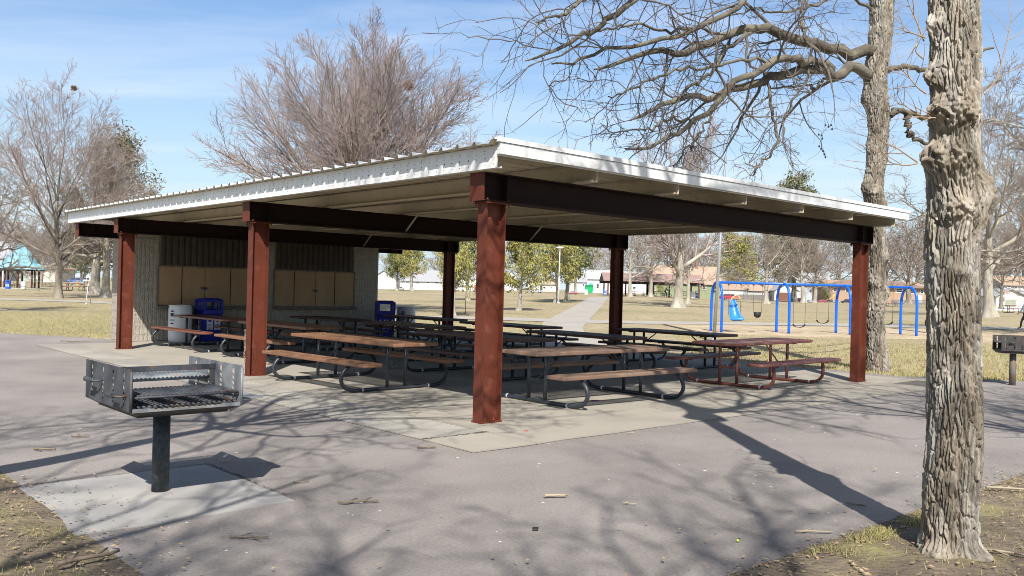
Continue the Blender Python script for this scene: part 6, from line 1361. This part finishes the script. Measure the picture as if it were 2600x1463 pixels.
# shoots along the burled trunk and the upper crown out of frame (it shades the ground behind)
tl = crv(line2, 30); S_, RS_ = spawn(tl[None], np.full((1, 30), .02), rg, 70, .35, .9, 70, 14, .9, 7, .3, .16, .3, .004, .4); S2_, RS2_ = spawn(S_, RS_, rg, 5, .2, 1.0, 42, 14, .38, 4, .2, .16, .7, .0025, .6)
mesh_np('shoot', *join([tubes(S_, RS_, 4), tubes(S2_, RS2_, 3)]), M['twig_brown'], T2_)
pods = MB()
for (px, py) in ((2096, 318), (2104, 322), (2110, 318), (2113, 328), (2079, 342), (2086, 344), (2088, 352), (2080, 372), (2085, 378), (2090, 384), (2093, 392), (2096, 399)):
    q = loc2(px, py, 17.9); pods.ball(q, (.022, .02, .026), 0, 6, 4)
    pods.tube([q, q + [0, 0, .07]], .003, 3)
pods.tube([loc2(2090, 250, 18.0), loc2(2094, 290, 17.9), loc2(2104, 318, 17.9), loc2(2084, 345, 17.9), loc2(2088, 380, 17.9), loc2(2096, 400, 17.9)], .004, 4)
pods.build('seed_pod', M['dark'], T2_)

# ------------------------------------------------------------------ the big furrowed trunk in front
b1 = G(2405, 1404); T1_ = thing('furrowed_tree', 'big furrowed grey trunk with burls standing in the near right foreground', 'tree', tuple(b1)); o1 = np.array(b1); Y1 = b1[1]; s1 = Y1/F
l1 = lambda px, py, Y=None: np.array(at(px, py, Y or Y1)) - o1
edge = [(1425, 2310, 2516), (1395, 2326, 2500), (1360, 2334, 2490), (1300, 2334, 2488), (1200, 2338, 2495), (1100, 2345, 2498), (1000, 2347, 2496), (900, 2348, 2494), (800, 2347, 2493), (700, 2344, 2493), (620, 2345, 2494), (560, 2352, 2504), (500, 2352, 2508), (450, 2350, 2502), (400, 2352, 2498), (330, 2356, 2496), (260, 2360, 2494), (180, 2356, 2493), (100, 2358, 2491), (0, 2356, 2488), (-150, 2358, 2490), (-350, 2362, 2492), (-600, 2372, 2486), (-900, 2380, 2476)]
line1 = [l1((a+b)/2, y) for y, a, b in edge]; rad1 = [(b-a)/2*s1*.84 for y, a, b in edge]
zz = lambda py: l1(2420, py)[2] - line1[0][2]
bark_trunk('trunk', T1_, line1, rad1, None, 520, 1900, 40, .15, .024,
  burls=((zz(292), 3.85, .10, .60, .14, .8), (zz(296), 4.65, .09, .50, .085, .8), (zz(405), 3.65, .095, .55, .15, .75), (zz(402), 4.35, .095, .55, .085, .8), (zz(190), 3.4, .07, .45, .08, .8), (zz(60), 3.3, .06, .35, .07, .6), (zz(535), 4.4, .09, .60, .07, .8), (zz(490), 5.9, .12, .55, .07, .7), (zz(690), 4.5, .05, .5, .030, .6), (zz(1400), 3.9, .07, .50, .12, .4), (zz(1408), 5.3, .06, .45, .13, .3), (zz(1412), 6.1, .06, .6, .06, .3), (zz(235), 5.2, .06, .4, .03, .4), (zz(1210), 4.1, .04, .3, .02, .5)), seed=1)
rg = np.random.default_rng(5); Pl = []
for (y0, px0, pts) in ((0, 2346, [(2346, 105), (2330, 60), (2312, 20), (2296, -20)]), (1, 2350, [(2350, 96), (2322, 86), (2300, 80), (2288, 70)]), (2, 2360, [(2362, 298), (2330, 290), (2300, 270), (2278, 262)]), (3, 2350, [(2352, 238), (2330, 222), (2308, 196), (2290, 176)]), (4, 2330, [(2330, 412), (2300, 392), (2270, 372), (2222, 352)]), (5, 2330, [(2330, 415), (2300, 420), (2268, 415), (2242, 405)]), (6, 2345, [(2345, 150), (2325, 130), (2330, 110), (2300, 160)]), (7, 2500, [(2500, 240), (2530, 200), (2560, 90), (2570, 30)]), (8, 2420, [(2430, 296), (2390, 300), (2350, 298), (2318, 296)])):
    Pl.append(crv([l1(*q, Y1 - .16 if y0 == 8 else Y1 - .02*y0) for q in pts], 10))
Pl = np.array(Pl); Rl = np.repeat(np.linspace(.006, .002, 10)[None], len(Pl), 0)
q1, r1_ = spawn(Pl, Rl, rg, 6, .3, 1, 40, 12, .22, 5, .2, .12, .7, .0016, .6)
mesh_np('shoot', *join([tubes(Pl, Rl, 6), tubes(q1, r1_, 4)]), mat('tan_young_shoot', (.36, .26, .17), .9), T1_)
top1 = line1[-1]
cr_t, cr_c = vase_tree(91, H=9.5, r0=.17, fork=.3, nl=13, wob=.12, up=.25, n2=10, n3=7, n4=4, twig=.005, ang2=46, gnarl=.28, env=lambda e: .52 + .16*math.sin(e))
mesh_np('limb', cr_t[0] + top1 - [0, 0, .1], cr_t[1], M['bark_limb'], T1_); mesh_np('crown', cr_c[0] + top1 - [0, 0, .1], cr_c[1], M['twig_dark'], T1_)

# trees standing behind and beside the viewer: their shadows fall across the foreground
def shade_tree(label, x, y, H, seed, lean=0.0, **kw):
    a = dict(r0=.30, fork=3.0, nl=13, wob=.13, up=.25, n2=9, n3=6, n4=3, twig=.006, ang2=46, gnarl=.30, env=lambda e: .48 + .16*math.sin(e)); a.update(kw)
    t, c = vase_tree(seed, H=H, **a)
    for V in (t[0], c[0]): V[:, 0] += lean*V[:, 2]
    tree_thing('shade_tree', label, (t, c), M['bark'], M['twig_dark'], (x, y, -.05), 0, 1)
shade_tree('leaning bare tree just outside the left frame edge, casting the broad shadow behind the grill', -5.15, 5.0, 9.5, 52, .40, r0=.24, fork=4.6)
shade_tree('bare gnarled tree behind the viewer, shading the lower left asphalt', -2.6, -7.0, 13, 61)
shade_tree('bare tree behind the viewer on the right, shading the middle foreground', 2.4, -9.5, 15, 64)
shade_tree('tall thick limbed bare tree farthest behind the viewer, blurring its shadow over the lower left', -1.2, -14.5, 19, 83, r0=.55, fork=5.0)
shade_tree('bare tree beyond the right frame edge, shading the pavement by the rusty grill', 8.8, 4.0, 13, 67, r0=.34)
shade_tree('bare tree behind the viewer shading the slab near the middle column', -5.5, -3.5, 14, 70, r0=.34, n2=6, n3=4, n4=2)
shade_tree('broad bare tree behind the viewer in the middle, netting the centre foreground with branch shadows', .6, -6.5, 13.5, 88, r0=.36, n2=8, n3=5, n4=3)
